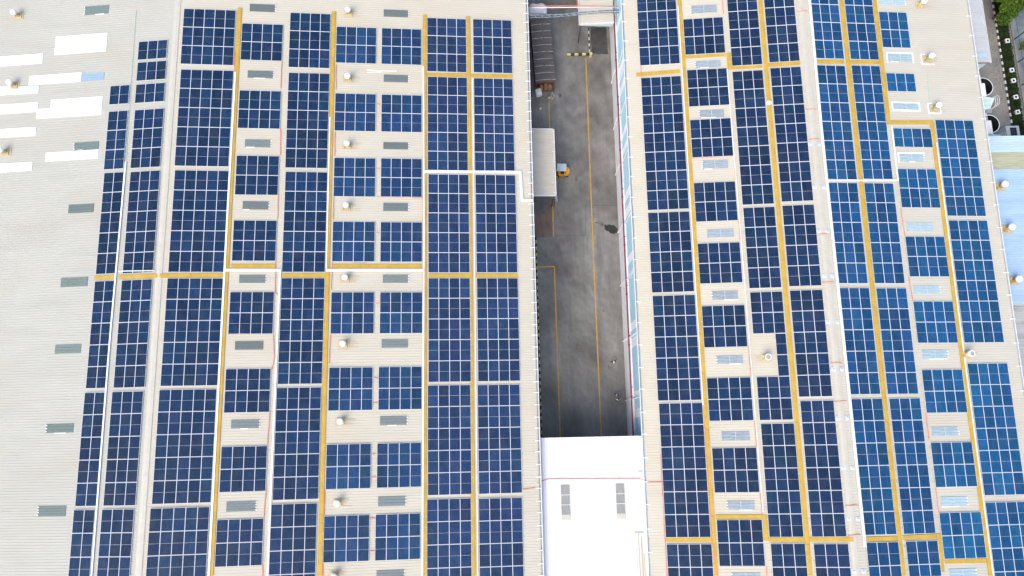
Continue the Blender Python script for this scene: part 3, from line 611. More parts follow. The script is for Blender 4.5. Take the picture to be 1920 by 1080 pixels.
MB().box(4.25, 5.25, 6.45, 6.55, LZ+.04, LZ+.10).build('bracket_bar', M['steel'], link)
MB().tube([(5.0,12.8,LZ+.12),(5.42,12.75,LZ+.15)], .06).build('pipe_stub', M['white'], link)

# ------------------------------------------------------------------ solar arrays
PW, PL = 1.140, 2.272
def panel_mesh():
    mb = MB(); fw = .021; x, y = PW/2, PL/2
    for a in ((-x,x,y-fw,y), (-x,x,-y,-y+fw), (-x,-x+fw,-y+fw,y-fw), (x-fw,x,-y+fw,y-fw)):
        mb.box(a[0],a[1],a[2],a[3],-.035,0,0)
    mb.quad((-x+fw,-y+fw,-.005),(x-fw,-y+fw,-.005),(x-fw,y-fw,-.005),(-x+fw,y-fw,-.005),1)
    return mb.mesh('solar_panel', [M['frame'], M['back']])
ME_PANEL = panel_mesh()
CW, CH = PW-2*.021-2*.005, (PL-2*.021-2*.008-.016)/2
ME_CELL = MB().box(-CW/2, CW/2, -CH/2, CH/2, -.0045, -.002).mesh('cell_field', M['cells'])
ORD = ['first','second','third','fourth','fifth','sixth','seventh','eighth','ninth','tenth']
NUM = {1:'one',2:'two',3:'three',4:'four',5:'five',6:'six',7:'seven'}
COLS = 'ABCDEFGHI', 'JKLMNOPQ'
def col_phrase(c):
    if c in COLS[0]:
        return ('leftmost' if c == 'A' else ORD[COLS[0].index(c)])+' left-roof column'
    return ('rightmost' if c == 'Q' else ORD[COLS[1].index(c)])+' right-roof column'
# cell tint per column of arrays; the sky's blue reflection is painted into it
SKY_TINT = dict(zip('ABCDEFGHIJKLMNOPQ', [(.0024,.0205,.061)]*2 + [(.0032,.0235,.069)]*3 + [(.0072,.0380,.104)]*2 + [(.0095,.0310,.086)]*2 + [(.0038,.0220,.065)]*4 + [(.0048,.055,.148)]*2 + [(.0048,.066,.168)]*2))
last = {}
for c, i, *_ in ARRAYS: last[c] = max(last.get(c, 0), i)
ARR = {}
rnd = random.Random(11)
for c, i, g, x0, Y0, nx, ny in ARRAYS:
    loc = on_roof(g, x0, Y0); e = slope_euler(g)
    a = empty('solar_array', loc, e); ARR[c, i] = a
    where = ORD[i]+' from the top in the '+col_phrase(c)
    shape = NUM[nx]+'-by-'+NUM[ny]
    if (c, i) == ('L', 3): shape = 'notched solar array,'
    elif i == last[c] and c in 'ABCEHIJLMNOQ': shape = NUM[nx]+'-wide solar array cut by frame,'
    else: shape = shape+' solar array,'
    tag(a, shape+' '+where, 'solar array', 'solar arrays on the warehouse roofs')
    rails = MB()
    tone = rnd.uniform(.93, 1.07)
    for r in range(ny):
        cols = range(nx)
        if (c, i) == ('L', 3) and r in (2, 3): cols = [2]
        for q in cols:
            p = place('solar_panel', ME_PANEL, a, ((q+.5)*PX + rnd.uniform(-.004,.004), -(r+.5)*PY + rnd.uniform(-.004,.004), 0), (rnd.uniform(-.004,.004), rnd.uniform(-.004,.004), 0))
            v = tone*rnd.uniform(.72, 1.22); hue = rnd.random()
            cr, cg, cb = SKY_TINT[c]
            if hue < .22: cr, cg, cb = cr*.95, cg*1.10, cb*.97
            elif hue > .86: cr, cg, cb = cr*1.25, cg*.93, cb
            for s in (-1, 1):
                f = place('cell_field', ME_CELL, p, (0, s*(CH/2+.008), 0))
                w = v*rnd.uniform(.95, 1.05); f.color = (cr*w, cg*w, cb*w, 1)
        xa, xb = (min(cols)*PX, (max(cols)+1)*PX)
        for t in (.24, .76):
            yy = -(r+t)*PY; rails.box(xa-.13, xb+.13, yy-.022, yy+.022, -.094, -.0355)
    ro = rails.build('mounting_rails', M['rail'], a); ro['kind'] = 'stuff'

def nearest(g, x, Y):
    best = None
    for c, i, gg, x0, Y0, nx, ny in ARRAYS:
        if gg != g: continue
        dx = max(x0-x, 0, x-x0-nx*PX); dy = max(Y-Y0, 0, Y0-ny*PY-Y); d = dx*dx+dy*dy
        if best is None or d < best[0]: best = (d, c, i)
    return best[1], best[2]

# ------------------------------------------------------------------ yellow grating walkways
WL = ['between the third and fourth columns of the left roof', 'between the fifth and sixth columns of the left roof', 'between the seventh and eighth columns of the left roof', 'between the eighth and ninth columns of the left roof',
 'below the top array of the eighth left-roof column', 'below the top array of the ninth left-roof column', 'above the fifth skylight row of the fourth left-roof column', 'below the fourth arrays of the sixth and seventh left-roof columns',
 'from the left ridge across the five-wide left-roof column', 'below the third array of the fifth left-roof column', 'below the third array of the eighth left-roof column', 'below the third array of the ninth left-roof column',
 'below the third array of the leftmost left-roof column', 'below the fifth array of the second left-roof column',
 'between the first and second columns of the right roof', 'between the third and fourth columns of the right roof', 'below the top array of the first right-roof column', 'below the top array of the second right-roof column',
 'in a short stub beside the top skylights of the right roof', 'below the top array of the third right-roof column', 'below the top array of the fourth right-roof column', 'below the fifth array of the first right-roof column',
 'above the last array of the second right-roof column', 'in a short stub beside the lowest arrays of the right roof', 'below the fifth array of the third right-roof column', 'below the fifth array of the fourth right-roof column',
 'between the fifth and sixth columns of the right roof', 'between the sixth and seventh columns at the top right', 'between the seventh and rightmost columns of the right roof', 'in a short stub right of the lowest sixth-column array',
 'below the top array of the fifth right-roof column', 'below the top array of the sixth right-roof column', 'above the four-by-one array of the seventh right-roof column', 'above the lowest array of the fifth right-roof column', 'above the lowest array of the sixth right-roof column', 'below the lowest whole array of the seventh right-roof column']
planks = {}
for k, (g, xa, ya, xb, yb) in enumerate(WALKS):
    A, Bv = Vector((xa, ya)), Vector((xb, yb)); d = Bv-A; Ln = d.length
    vert = abs(d.y) > abs(d.x)
    o = empty('roof_walkway', on_roof(g, xa, ya), slope_euler(g))
    tag(o, 'yellow grating walkway '+WL[k], 'walkway', 'yellow walkways on the roofs')
    n = max(1, round(Ln/3.0)); L1 = Ln/n; w = .46 if vert else .43
    key = (round(L1, 2), w)
    if key not in planks:
        mb = MB(); mb.box(0, L1-.03, -w/2, w/2, -.030, 0)
        mb.box(0, L1-.012, -w/2, -w/2+.03, 0, .012); mb.box(0, L1-.012, w/2-.03, w/2, 0, .012)
        planks[key] = mb.mesh('grating_plank', M['yellow'])
    ang = math.atan2(d.y, d.x); z = -.050 if vert else -.058
    for j in range(n):
        place('grating_plank', planks[key], o, (d.x*j/n, d.y*j/n, z), (0, 0, ang))

# ------------------------------------------------------------------ white cable trunking
TL = ['long white cable trunking beside the five-wide column of the left roof', 'thick white trunking crossing above the fifth grey skylight of the fourth column', 'thick white trunking crossing below the fourth arrays of columns six and seven',
 'thin white trunking right of the upper fifth column on the left roof', 'white trunking left of the lower fifth column on the left roof', 'long white trunking right of the seventh column on the left roof',
 'thick white trunking stepping down to the eave across columns eight and nine', 'thin white trunking left of the ninth column on the left roof', 'pale trunking between the two leftmost columns of the left roof', 'short thin trunking below the fifth array of the second left-roof column',
 'thin white trunking right of the first column on the right roof', 'thin white trunking right of the second column on the right roof', 'bold white trunking running down just right of the right ridge',
 'white trunking crossing below the second arrays of columns five and six, right roof', 'thin white trunking left of the rightmost column on the right roof']
for k, (g, pts, w) in enumerate(TRAYS):
    x0, y0 = pts[0]; q = [(x-x0, y-y0) for x, y in pts]
    o = empty('cable_trunking', on_roof(g, x0, y0), slope_euler(g))
    tag(o, TL[k], 'cable trunking')
    hz = .055 if w > .3 else .03
    w *= .82; MB().strip(q, w, -.046, hz).build('trunking_body', M['tray'], o)
    # lid joints every three metres
    for a_, b_ in zip(q, q[1:]):
        a_, b_ = Vector(a_), Vector(b_); Ln = (b_-a_).length; nj = int(Ln/3.0); dr = (b_-a_).normalized(); nn = Vector((-dr.y, dr.x))
        for j in range(1, nj+1):
            p = a_+dr*(j*3.0-.6)
            MB().strip([tuple(p-dr*.05), tuple(p+dr*.05)], w+.025, -.046, hz+.006).build('lid_clip', M['strap'], o)

# ------------------------------------------------------------------ loose cables and ropes
def drape(pts, seed, step=.7, amp=.03):
    r = random.Random(seed); out = []
    for a, b in zip(pts, pts[1:]):
        a, b = Vector(a), Vector(b); n = max(2, int((b-a).length/step))
        for k in range(n): out.append(a.lerp(b, k/n) + Vector((r.uniform(-amp,amp), r.uniform(-amp,amp))))
    out.append(Vector(pts[-1])); return out
used = {}
def cable(g, pts, col, k):
    x0, y0 = pts[0]; o_loc = on_roof(g, x0, y0)
    q = drape(pts, k); h = -.05
    me = MB().tube([(p.x-x0, p.y-y0, h) for p in q], .034 if col == 'r' else .022, 6).mesh('cable', M['red'] if col == 'r' else M['teal_rope'])
    o = place('cable' if col == 'r' else 'rope', me, None, o_loc, slope_euler(g))
    xm, ym = sum(p[0] for p in pts)/len(pts), sum(p[1] for p in pts)/len(pts)
    c, i = nearest(g, xm, ym)
    ln = sum((Vector(a)-Vector(b)).length for a, b in zip(pts, pts[1:]))
    horiz = abs(pts[-1][0]-pts[0][0]) > abs(pts[-1][1]-pts[0][1])
    if col == 'g': lab = 'thin green rope lying along the roof beside the '+ORD[i]+' array, '+col_phrase(c)
    else:
        kind = 'long red cable' if ln > 8 else ('short red cable crossing' if horiz else 'red cable lying')
        lab = kind+(' beside the ' if not horiz else ' next to the ')+ORD[i]+' array of the '+col_phrase(c)
    n = used.get(lab, 0); used[lab] = n+1
    if n: lab = lab.replace('red cable', ('', 'middle red cable', 'lower red cable', 'lowest red cable', 'last red cable')[n])
    tag(o, lab, 'cable' if col == 'r' else 'rope', 'red cables on the roofs' if col == 'r' else None)
for k, (g, pts, col) in enumerate(CABLES): cable(g, pts, col, k)
for k, (a, b) in enumerate(RIDGE_CABLES):
    P = [on_roof('RW', a[0], a[1], -.05), on_roof('RW', a[0]*.4, a[1]*.8+b[1]*.2, -.04), on_roof('RW', -.02, a[1]*.5+b[1]*.5, -.02), on_roof('RE', b[0]*.5, a[1]*.3+b[1]*.7+.05, -.04), on_roof('RE', b[0], b[1], -.05)]
    o_ = P[0].copy(); o = place('cable', MB().tube([tuple(p-o_) for p in P], .034, 6).mesh('cable', M['red']), None, o_)
    tag(o, ORD[k]+' from top of the red cables crossing the ridge of the right roof', 'cable', 'red cables on the roofs')
P = [(2.6,-5.05,10.18),(2.95,-5.0,9.10),(3.8,-4.74,9.08),(9.09,-4.83,9.08),(13.6,-4.91,9.08),(13.95,-5.0,10.6)]
e1 = on_roof('RW', -20.3, -5.1, -.04); e2 = on_roof('RW', -18.75, -5.1, -.04)
P = [Vector(p) for p in P]+[e1, e2]; o_ = P[0].copy()
tag(place('cable', MB().tube([tuple(p-o_) for p in P], .034, 6).mesh('cable', M['red']), None, o_), 'long red cable strung across the white link roof to the right warehouse', 'cable', 'red cables on the roofs')

# ------------------------------------------------------------------ lifeline anchors along the right ridge
ME_AP = MB().box(-.22,.22,-.22,.22,-.094,-.07).mesh('base_plate', M['sky_pale'])
ME_AR = MB().lathe([(.10,-.069),(.10,.0),(.06,.01),(.06,.06)], 12).mesh('anchor_post', M['guard'])
for k, (g, x, Y) in enumerate(ANCHORS):
    o = empty('lifeline_anchor', on_roof(g, x, Y), slope_euler(g))
    tag(o, 'small pale anchor plate '+('left' if g == 'RW' else 'right')+' of the right ridge, '+ORD[k//2]+' pair from the top', 'roof anchor', 'lifeline anchors along the right ridge')
    place('base_plate', ME_AP, o); place('anchor_post', ME_AR, o)

# ------------------------------------------------------------------ roof ventilators
def vent_meshes(open_top):
    cap = MB()
    if open_top: cap.lathe([(.37,.62),(.40,.66),(.40,.98),(.36,1.0),(.30,1.0),(.30,.72)], 24, cap=False)
    else: cap.lathe([(.30,.60),(.38,.66),(.40,.80),(.38,.92),(.28,1.0),(.10,1.03)], 24)
    return cap.mesh('vent_cap', M['white'])
ME_CAP, ME_CAPO = vent_meshes(False), vent_meshes(True)
ME_MESH = MB().lathe([(.295,.90),(.01,.91)], 20, cap=False).mesh('vent_mesh', M['vent_dark'])
ME_NECK = MB().lathe([(.33,-.02),(.30,.08),(.29,.66)], 20).mesh('vent_neck', M['vent_base'])
ME_CURB = MB().hexa([(-.48,-.42,PAN),(.48,-.42,PAN),(.48,.42,PAN),(-.48,.42,PAN)], [(-.42,-.36,.05),(.42,-.36,.05),(.42,.36,.05),(-.42,.36,.05)]).mesh('vent_curb', M['vent_base'])
ME_FLASH = MB().box(-.62,.62,-.55,.55,-.094,-.085).mesh('flashing', M['stain'])
VL = ['%s white ventilator from the top in the row left of the skylights' % o for o in ORD[:9]] + ['white ventilator on a yellow base at the top left corner of the roof', 'white ventilator between the white sheets at the far left', 'white ventilator cut by the left frame edge beside a white sheet',
  'white ventilator cut by the top frame edge on the right roof', 'white ventilator with white tape beside the skylight at upper right', 'white ventilator with white tape lower down beside the second taped skylight', 'open-topped white ventilator in the notch of the third right-roof column', 'open-topped white ventilator between two arrays of the rightmost column']
rnd = random.Random(3)
for k, (g, x, Y) in enumerate(VENTS):
    o = empty('roof_ventilator', on_roof(g, x, Y), slope_euler(g))
    tag(o, VL[k], 'ventilator', 'ventilators on the warehouse roofs')
    opn = k in (15, 16)
    place('vent_curb', ME_CURB, o); place('vent_neck', ME_NECK, o); place('vent_cap', ME_CAPO if opn else ME_CAP, o)
    if opn: place('vent_mesh', ME_MESH, o)
    o.scale = (.86, .86, 1.0); f = place('flashing', ME_FLASH, o, (0,0,0)); f.scale = (rnd.uniform(.9,1.2), rnd.uniform(.85,1.05), 1)
    # rust runs down the slope
    sg = 1 if g[1] == 'E' else -1
    mb = MB()
    for j in range(4):
        y0 = -.38+j*.24+rnd.uniform(-.05,.05); L0 = .55+rnd.uniform(0,.75); xa, xb = sorted((sg*.5, sg*(.5+L0))); mb.box(xa, xb, y0-.035, y0+.035, -.126, -.0945+.0005*j)
    st = mb.build('rust_run', M['stain'], o); st['kind'] = 'stuff'
    if k in (13, 14):
        mb = MB(); mb.box(-.95,-.78,-.8,.75,-.094,-.05); mb.box(-.77,.9,-.8,-.66,-.094,-.05); mb.box(-.77,-.3,.62,.75,-.094,-.05)
        if k == 14: mb.box(.75,.92,-.65,.75,-.094,-.05)
        mb.build('sealing_tape', M['sealant'], o)
# ------------------------------------------------------------------ things in the alley
def rframe(X, Y, Z=0.0):                       # point given in the right warehouse's frame
    return rotz((X, Y, Z), BLD['R']['yaw'])
YAW = BLD['R']['yaw']

# crimson pipe along the blue wall, on brackets
fp = tag(empty('fire_pipe', rframe(13.93, 20, 4.30), (0,0,YAW)), 'long crimson pipe running along the light blue wall above the white base', 'pipe')
mb = MB(); mb.tube([(0,-54,.07),(0,-20,.07),(0,64,.07)], .085, 10); mb.build('pipe_run', M['crimson'], fp, True)
ME_FL = MB().lathe([(.13,-.05),(.13,.05)], 12).mesh('coupling', M['crimson'])
ME_BR = MB().box(-.06,.20,-.04,.04,-.12,-.02).mesh('bracket', M['dark'])
for k in range(14):
    y = -34+k*6.05
    place('coupling', ME_FL, fp, (0,y,.07), (math.pi/2,0,0)); place('bracket', ME_BR, fp, (0,y+1.1,0))

# canopies fixed to the warehouses
def canopy(name, label, x0, x1, y0, y1, zw, zo, m, wall_side, fascia, loc_rot=0.0, strap=True):
    """ribbed lean-to roof; zw height at the wall, zo at the outer edge; wall_side -1: wall at x0"""
    cx, cy = (x0+x1)/2, (y0+y1)/2
    e = tag(empty(name, (cx,cy,0), (0,0,loc_rot)), label, 'canopy')
    a, c, l, h = x0-cx, x1-cx, y0-cy, y1-cy
    za, zc = (zw, zo) if wall_side < 0 else (zo, zw)
    fr = lambda x, hh: (x, za+(zc-za)*(x-a)/(c-a)+hh)
    ribbed(None, a, c, l, h, .28, .06, 0, .035, fr).build('roof_sheet', m, e)
    mb = MB(); mb.hexa([(a,l-.09,za-.32),(c,l-.09,zc-.32),(c,l-.01,zc-.32),(a,l-.01,za-.32)], [(a,l-.09,za+.06),(c,l-.09,zc+.06),(c,l-.01,zc+.06),(a,l-.01,za+.06)]); mb.build('fascia', fascia, e)
    mb = MB(); mb.hexa([(a,h+.01,za-.32),(c,h+.01,zc-.32),(c,h+.09,zc-.32),(a,h+.09,za-.32)], [(a,h+.01,za+.06),(c,h+.01,zc+.06),(c,h+.09,zc+.06),(a,h+.09,za+.06)]); mb.build('fascia', fascia, e)
    xo = c if wall_side < 0 else a; sg = 1 if wall_side < 0 else -1; zo_ = zo
    lo, hi = sorted((xo+sg*.01, xo+sg*.16)); g_ = MB().box(lo, hi, l-.09, h+.09, zo_-.2, zo_-.17); lo, hi = sorted((xo+sg*.14, xo+sg*.18)); g_.box(lo, hi, l-.09, h+.09, zo_-.169, zo_-.01)
    gt = g_.build('gutter', M['strap'], e)
    if strap:
        lo, hi = sorted((xo-sg*.15, xo+sg*.21)); me = MB().box(lo, hi, -.04, .04, zo_+.037, zo_+.06).mesh('gutter_strap', M['strap'])
        for k in range(int((h-l)/1.3)+1): place('gutter_strap', me, gt, (0, l+.3+k*1.3, 0))
    # posts at the open corners, beams to the wall
    xp = xo-sg*.15
    for yy in (l+.15, h-.15): MB().box(xp-.06, xp+.06, yy-.06, yy+.06, 0, zo_-.05).build('post', M['dark'], e)
    for yy in (l+.3, (l+h)/2, h-.3):
        mb = MB(); mb.hexa([(a,yy-.05,za-.22),(c,yy-.05,zc-.22),(c,yy+.05,zc-.22),(a,yy+.05,za-.22)], [(a,yy-.05,za-.02),(c,yy-.05,zc-.02),(c,yy+.05,zc-.02),(a,yy+.05,za-.02)]); mb.build('beam', M['steel'], e)
    return e, a, c, l, h
canopy('dock_canopy', 'cream ribbed canopy with white edges over the loading dock on the left warehouse', 2.75, 5.80, 28.35, 36.75, 5.75, 5.5, M['canopy_old'], -1, M['white'])
e, a, c, l, h = canopy('gate_canopy', 'weathered cream canopy with white front edge at the top of the blue wall', 9.80, 14.05, 51.15, 61.0, 5.3, 5.0, M['canopy_old'], 1, M['white'], YAW, False)
mb = MB(); mb.hexa([(a+.6,l+.02,4.45),(c,l+.02,4.15),(c,l+.08,4.15),(a+.6,l+.08,4.45)], [(a+.6,l+.02,4.66),(c,l+.02,4.9),(c,l+.08,4.9),(a+.6,l+.08,4.66)]); mb.build('end_panel', M['teal_panel'], e)

# dark corrugated lean-to shed
sh = tag(empty('shed', (5.0,49.0,0), (0,0,.055)), 'long dark corrugated shed with pale battens beside the left warehouse', 'shed')
SW, SL = 1.28, 4.75
mb = MB(); arc = [(-SW+2*SW*k/8, 3.05+.12*math.sin(math.pi*k/8)) for k in range(9)]; prof = []; y = -SL
while y < SL-1e-6: prof += [(y,0),(y+.10,0),(y+.135,.035),(y+.19,.035),(y+.215,0)]; y += .25
n = len(prof)
for X, Zz in arc:
    for Y, hh in prof: mb.v.append((X, Y, Zz+hh))
for j in range(8):
    for k in range(n-1): mb.f.append((j*n+k, (j+1)*n+k, (j+1)*n+k+1, j*n+k+1)); mb.m.append(0)
mb.build('roof_sheet', M['shed'], sh)
for k in range(10):
    y = -SL+.25+k*.97
    mb = MB()
    for (xa, za), (xb, zb) in zip(arc, arc[1:]):
        mb.hexa([(xa,y-.022,za+.036),(xb,y-.022,zb+.036),(xb,y+.022,zb+.036),(xa,y+.022,za+.036)], [(xa,y-.022,za+.06),(xb,y-.022,zb+.06),(xb,y+.022,zb+.06),(xa,y+.022,za+.06)])
    mb.build('batten', M['batten'], sh)
for sx in (-1, 1):
    for yy in (-SL+.1, -1.6, 1.6, SL-.1): MB().box(sx*(SW-.1)-.05, sx*(SW-.1)+.05, yy-.05, yy+.05, 0, 3.05).build('post', M['rust'], sh)
MB().box(-SW+.02, -SW+.06, -SL+.2, SL-.2, .1, 3.02).build('side_wall', M['shed'], sh)
MB().box(-SW+.1, SW-.1, SL-.1, SL-.06, .1, 3.0).build('back_wall', M['shed'], sh)
MB().box(-SW+.05, SW-.05, -SL-.02, -SL+.06, 2.82, 3.04).build('front_beam', M['rust'], sh)
MB().box(-SW+.65, SW-.06, -SL+.9, -SL+.96, .05, 2.8).build('inner_wall', M['rust'], sh)
MB().box(-SW+.12, SW-.1, -SL+.1, SL-.2, .02, .12).build('floor', M['rust'], sh)
for k in range(3): MB().box(-SW+.7+k*.55, -SW+1.1+k*.55, -SL+.25, -SL+.85, .13, .55+.3*(k % 2)).build('shelf_box', M['cardboard'], sh)

# soft white things
def bulky(name, label, cat, loc, sx, sy, sz, m, lumps=3, seed=1, rz=0.0):
    r = random.Random(seed); bm = bmesh.new(); bmesh.ops.create_cube(bm, size=1.0); bmesh.ops.subdivide_edges(bm, edges=bm.edges[:], cuts=7, use_grid_fill=True)
    for v in bm.verts:
        p = v.co*2
        q = Vector([math.copysign(abs(t)**.75, t) for t in p]); k = max(1.0, (abs(p.x)**5+abs(p.y)**5+abs(p.z)**5)**.2)
        p = p/k
        top = max(0, p.z)
        w = .10*math.sin(p.x*lumps*2.2+seed)*math.cos(p.y*2+seed)*top + r.uniform(-.02,.02)
        v.co = Vector((p.x*sx*(1-.06*top), p.y*sy*(1-.08*top), (p.z+1)*sz/2 + w*sz*(.5 if p.z > 0 else 0)))
    zmin = min(v.co.z for v in bm.verts)
    for v in bm.verts: v.co.z -= zmin
    me = bpy.data.meshes.new(name); bm.to_mesh(me); bm.free(); me.materials.append(m)
    me.polygons.foreach_set('use_smooth', [True]*len(me.polygons))
    return tag(place(name, me, None, loc, (0,0,rz)), label, cat)
bulky('covered_stack', 'white tarpaulin-covered stack at the head of the dark shed', 'tarpaulin', (4.55,55.0,0.003), 1.3, .9, 2.5, M['tarp'], 3, 2)
bulky('bulk_bag', 'white bulk bag standing at the open front of the dark shed', 'bag', (4.42,44.05,0.003), .42, .5, .95, M['tarp'], 2, 5, .2)
bulky('dropped_bag', 'tiny white bag lying alone on the road below the shed', 'bag', (4.64,41.98,0.003), .12, .10, .13, M['tarp'], 2, 8)

# services strung across the head of the alley
def strung(name, label, cat, runs, mats, rad):
    o_ = Vector(runs[0][0]); e = tag(empty(name, o_), label, cat)
    for (pts, mm, rr, nm) in zip(runs, mats, rad, ['line']*9):
        MB().tube([tuple(Vector(p)-o_) for p in pts], rr, 8).build('pipe_run' if cat == 'pipe' else 'cable_run', mm, e, True)
    return e
strung('service_pipes', 'thin red and white pipes spanning the head of the alley', 'pipe',
       [[(2.5,51.35,8.6),(8.0,51.32,8.55),(14.1,51.2,8.6)], [(2.5,51.52,8.65),(8.2,51.5,8.6),(14.1,51.3,8.65)]], [M['white'], M['red']], [.055, .05])
lowc = [(2.6,49.6,9.45),(5.38,49.61,9.3),(7.73,49.75,9.25),(10.12,49.96,9.3),(11.8,50.03,9.35),(14.05,49.91,9.5)]
upc = [(2.6,49.76,9.6),(5.04,49.82,9.48),(7.07,49.86,9.45),(9.08,50.06,9.45),(11.78,50.2,9.5),(14.05,50.18,9.65)]
cb = strung('cable_bundle', 'sagging blue-grey cable bundle slung between the two warehouses', 'cable',
       [lowc, upc, [(x,y+.03,z-.12) for x,y,z in upc]], [M['cablebundle']]*3, [.06, .07, .05])
for k in range(15):
    t = .03+k*.067; i = min(4, int(t*5)); u = t*5-i
    a_ = Vector(lowc[i]).lerp(Vector(lowc[i+1]), u)-Vector(lowc[0]); b_ = Vector(upc[i]).lerp(Vector(upc[i+1]), u)-Vector(lowc[0])
    MB().tube([tuple(a_), tuple(b_)], .03, 6).build('lashing', M['steel'], cb)
# barrier bar and kerbs
br = tag(empty('barrier_bar', (9.9,49.36,0)), 'yellow and black striped low barrier bar across the lane', 'barrier')
for k in range(6): MB().box(-1.55+k*.5, -1.06+k*.5, -.13, .13, .35, .60).build('striped_segment', M['kerb_yellow' if k % 2 == 0 else 'kerb_black'], br)
for x in (-1.4, .0, 1.35): MB().box(x-.05, x+.05, -.05, .05, 0, .349).build('stand', M['dark'], br)
MB().lathe([(.22,0),(.22,.60),(.17,.72)], 14, (1.62,0)).build('end_bollard', M['kerb_yellow'], br)
def kerb(name, label, pts, w, h, seg, mats, offset=0.0, first=0):
    o_ = Vector((pts[0][0], pts[0][1], 0)); e = tag(empty(name, o_), label, 'kerb'); cache = {}
    k = first
    for a_, b_ in zip(pts, pts[1:]):
        a_, b_ = Vector(a_), Vector(b_); n = max(1, round((b_-a_).length/seg)); d = b_-a_; ang = math.atan2(d.y, d.x); L1 = d.length/n
        for j in range(n):
            mm = mats[k % len(mats)]; key = (round(L1,3), mm.name)
            if key not in cache: cache[key] = MB().hexa([(0.004,-w/2,0),(L1-.004,-w/2,0),(L1-.004,w/2,0),(0.004,w/2,0)], [(.012,-w/2+.015,h),(L1-.012,-w/2+.015,h),(L1-.012,w/2-.015,h),(.012,w/2-.015,h)]).mesh('kerb_stone', mm)
            p = a_+d*(j/n)-Vector((o_.x,o_.y)); place('kerb_stone', cache[key], e, (p.x, p.y, 0), (0,0,ang)); k += 1
    return e
kerb('kerb', 'narrow black and cream striped kerb along the left warehouse hedge', [(3.56,24.6),(3.56,14.0),(3.56,-.4)], .16, .14, .42, [M['kerb_black'], M['kerb_yellow']])
kerb('kerb', 'black and white striped kerb beside the damp patch under the gate canopy', [(11.42,53.4),(11.40,49.8)], .14, .14, .45, [M['kerb_black'], M['kerb_white']])
kerb('kerb', 'long black and white striped kerb along the hedge at far right', [(66.18,84),(66.18,36.8),(66.18,-20)], .18, .15, .46, [M['kerb_white'], M['kerb_black']])

# planting: leaf-sized faces
def leaves(mb, pts, size, rnd, flat=.6):
    for p in pts:
        s = size*rnd.uniform(.6,1.3); a = Vector((rnd.gauss(0,1), rnd.gauss(0,1), rnd.gauss(0,1)*flat)).normalized()
        b = a.cross(Vector((rnd.gauss(0,1), rnd.gauss(0,1), rnd.gauss(0,1)))).normalized(); q = a*s; w = b*s*.45
        mb.quad(tuple(p-q), tuple(p+w), tuple(p+q), tuple(p-w))
def leaf_strip(name, label, x0, x1, y0, y1, h, n, size, seed, m):
    r = random.Random(seed); cx, cy = (x0+x1)/2, (y0+y1)/2; mb = MB()
    pts = []
    for _ in range(n):
        y = r.uniform(y0, y1); x = r.uniform(x0, x1); t = math.sin(y*1.7)+.6*math.sin(y*4.1+x*3)
        pts.append(Vector((x-cx, y-cy, .03+(h+.25*h*t*.4)*r.random()**.5)))
    leaves(mb, pts, size, r); o = mb.build(name, m); o.location = (cx, cy, 0); return tag(o, label, 'hedge', kind='stuff')
sheet('flower_bed', 2.55, 3.46, -20, 60, .006, M['soil'])
leaf_strip('hedge', 'thin dark green hedge at the foot of the left warehouse', 2.75, 3.45, -.4, 24.6, .5, 5200, .09, 5, M['leaf_dark'])
leaf_strip('hedge', 'dark plants in the gap between shed and left warehouse', 2.75, 3.35, 37.5, 52.5, .5, 2200, .09, 6, M['leaf_dark'])
sheet('lawn', 66.29, 67.74, -60, 84, .006, M['soil'])
leaf_strip('hedge', 'dark green planted strip behind the striped kerb at far right', 66.32, 67.70, 34, 58, .32, 11000, .10, 9, M['leaf_dark'])

def tree(label, x, y, hgt, rad, seed, n=9000, m=None):
    r = random.Random(seed); e = tag(empty('tree', (x,y,0)), label, 'tree', 'trees and shrubs at the far right')
    tr = MB(); top = hgt*.62
    tr.tube([(0,0,0),(.05,.03,top*.5),(.02,.08,top)], .13*rad/2+.04, 8)
    cl = []
    for k in range(16):
        a = k*2.4+r.random(); rr = rad*(.25+.65*r.random()**.6); zz = hgt*(.62+.33*r.random())*(1-.12*(rr/rad))
        c_ = Vector((rr*math.cos(a), rr*math.sin(a), zz)); cl.append((c_, rad*r.uniform(.28,.46)))
        tr.tube([(.02,.06,top*.75), tuple(c_*.55+Vector((0,0,top*.38))), tuple(c_)], .035, 6)
    tr.build('trunk', M['bark'], e)
    mb = MB(); pts = []
    for _ in range(n):
        c_, q = cl[r.randrange(len(cl))]
        d = Vector((r.gauss(0,1), r.gauss(0,1), r.gauss(0,.7))).normalized()*q*(r.random()**.4)
        pts.append(c_+d)
    leaves(mb, pts, .15 if rad > 1 else .11, r); mb.build('crown', m or M['leaf'], e)
    return e
tree('bright green leafy tree cut by the top right corner', 65.9, 53.6, 5.0, 2.1, 21)
tree('second bright green tree at the right frame edge in the top corner', 68.6, 53.9, 5.2, 1.9, 22)
tree('third bright green tree standing above the corner of the planted strip', 66.6, 57.0, 4.8, 1.9, 25)
tree('small green shrub by the dark blue posts at the right edge', 68.75, 49.0, 1.8, .75, 23, 900)
tree('lowest small shrub at the right frame edge', 69.3, 44.6, 1.9, .7, 24, 800)

# small white square planters in the strip
for k, (x, y) in enumerate([(67.11,50.13),(67.07,45.91),(67.06,44.42),(67.03,42.09),(66.96,39.99)]):
    e = tag(empty('planter_frame', (x,y,0), (0,0,.05*k)), ORD[k]+' white square planter frame from the top in the planted strip at right', 'planter', 'white planter frames')
    for q in ((-.27,.27,.17,.27), (-.27,.27,-.27,-.17), (-.27,-.17,-.169,.169), (.17,.27,-.169,.169)): MB().box(*q, 0, .5).build('side', M['white'], e)
    MB().box(-.169,.169,-.169,.169,.01,.40).build('soil_fill', M['soil'], e)
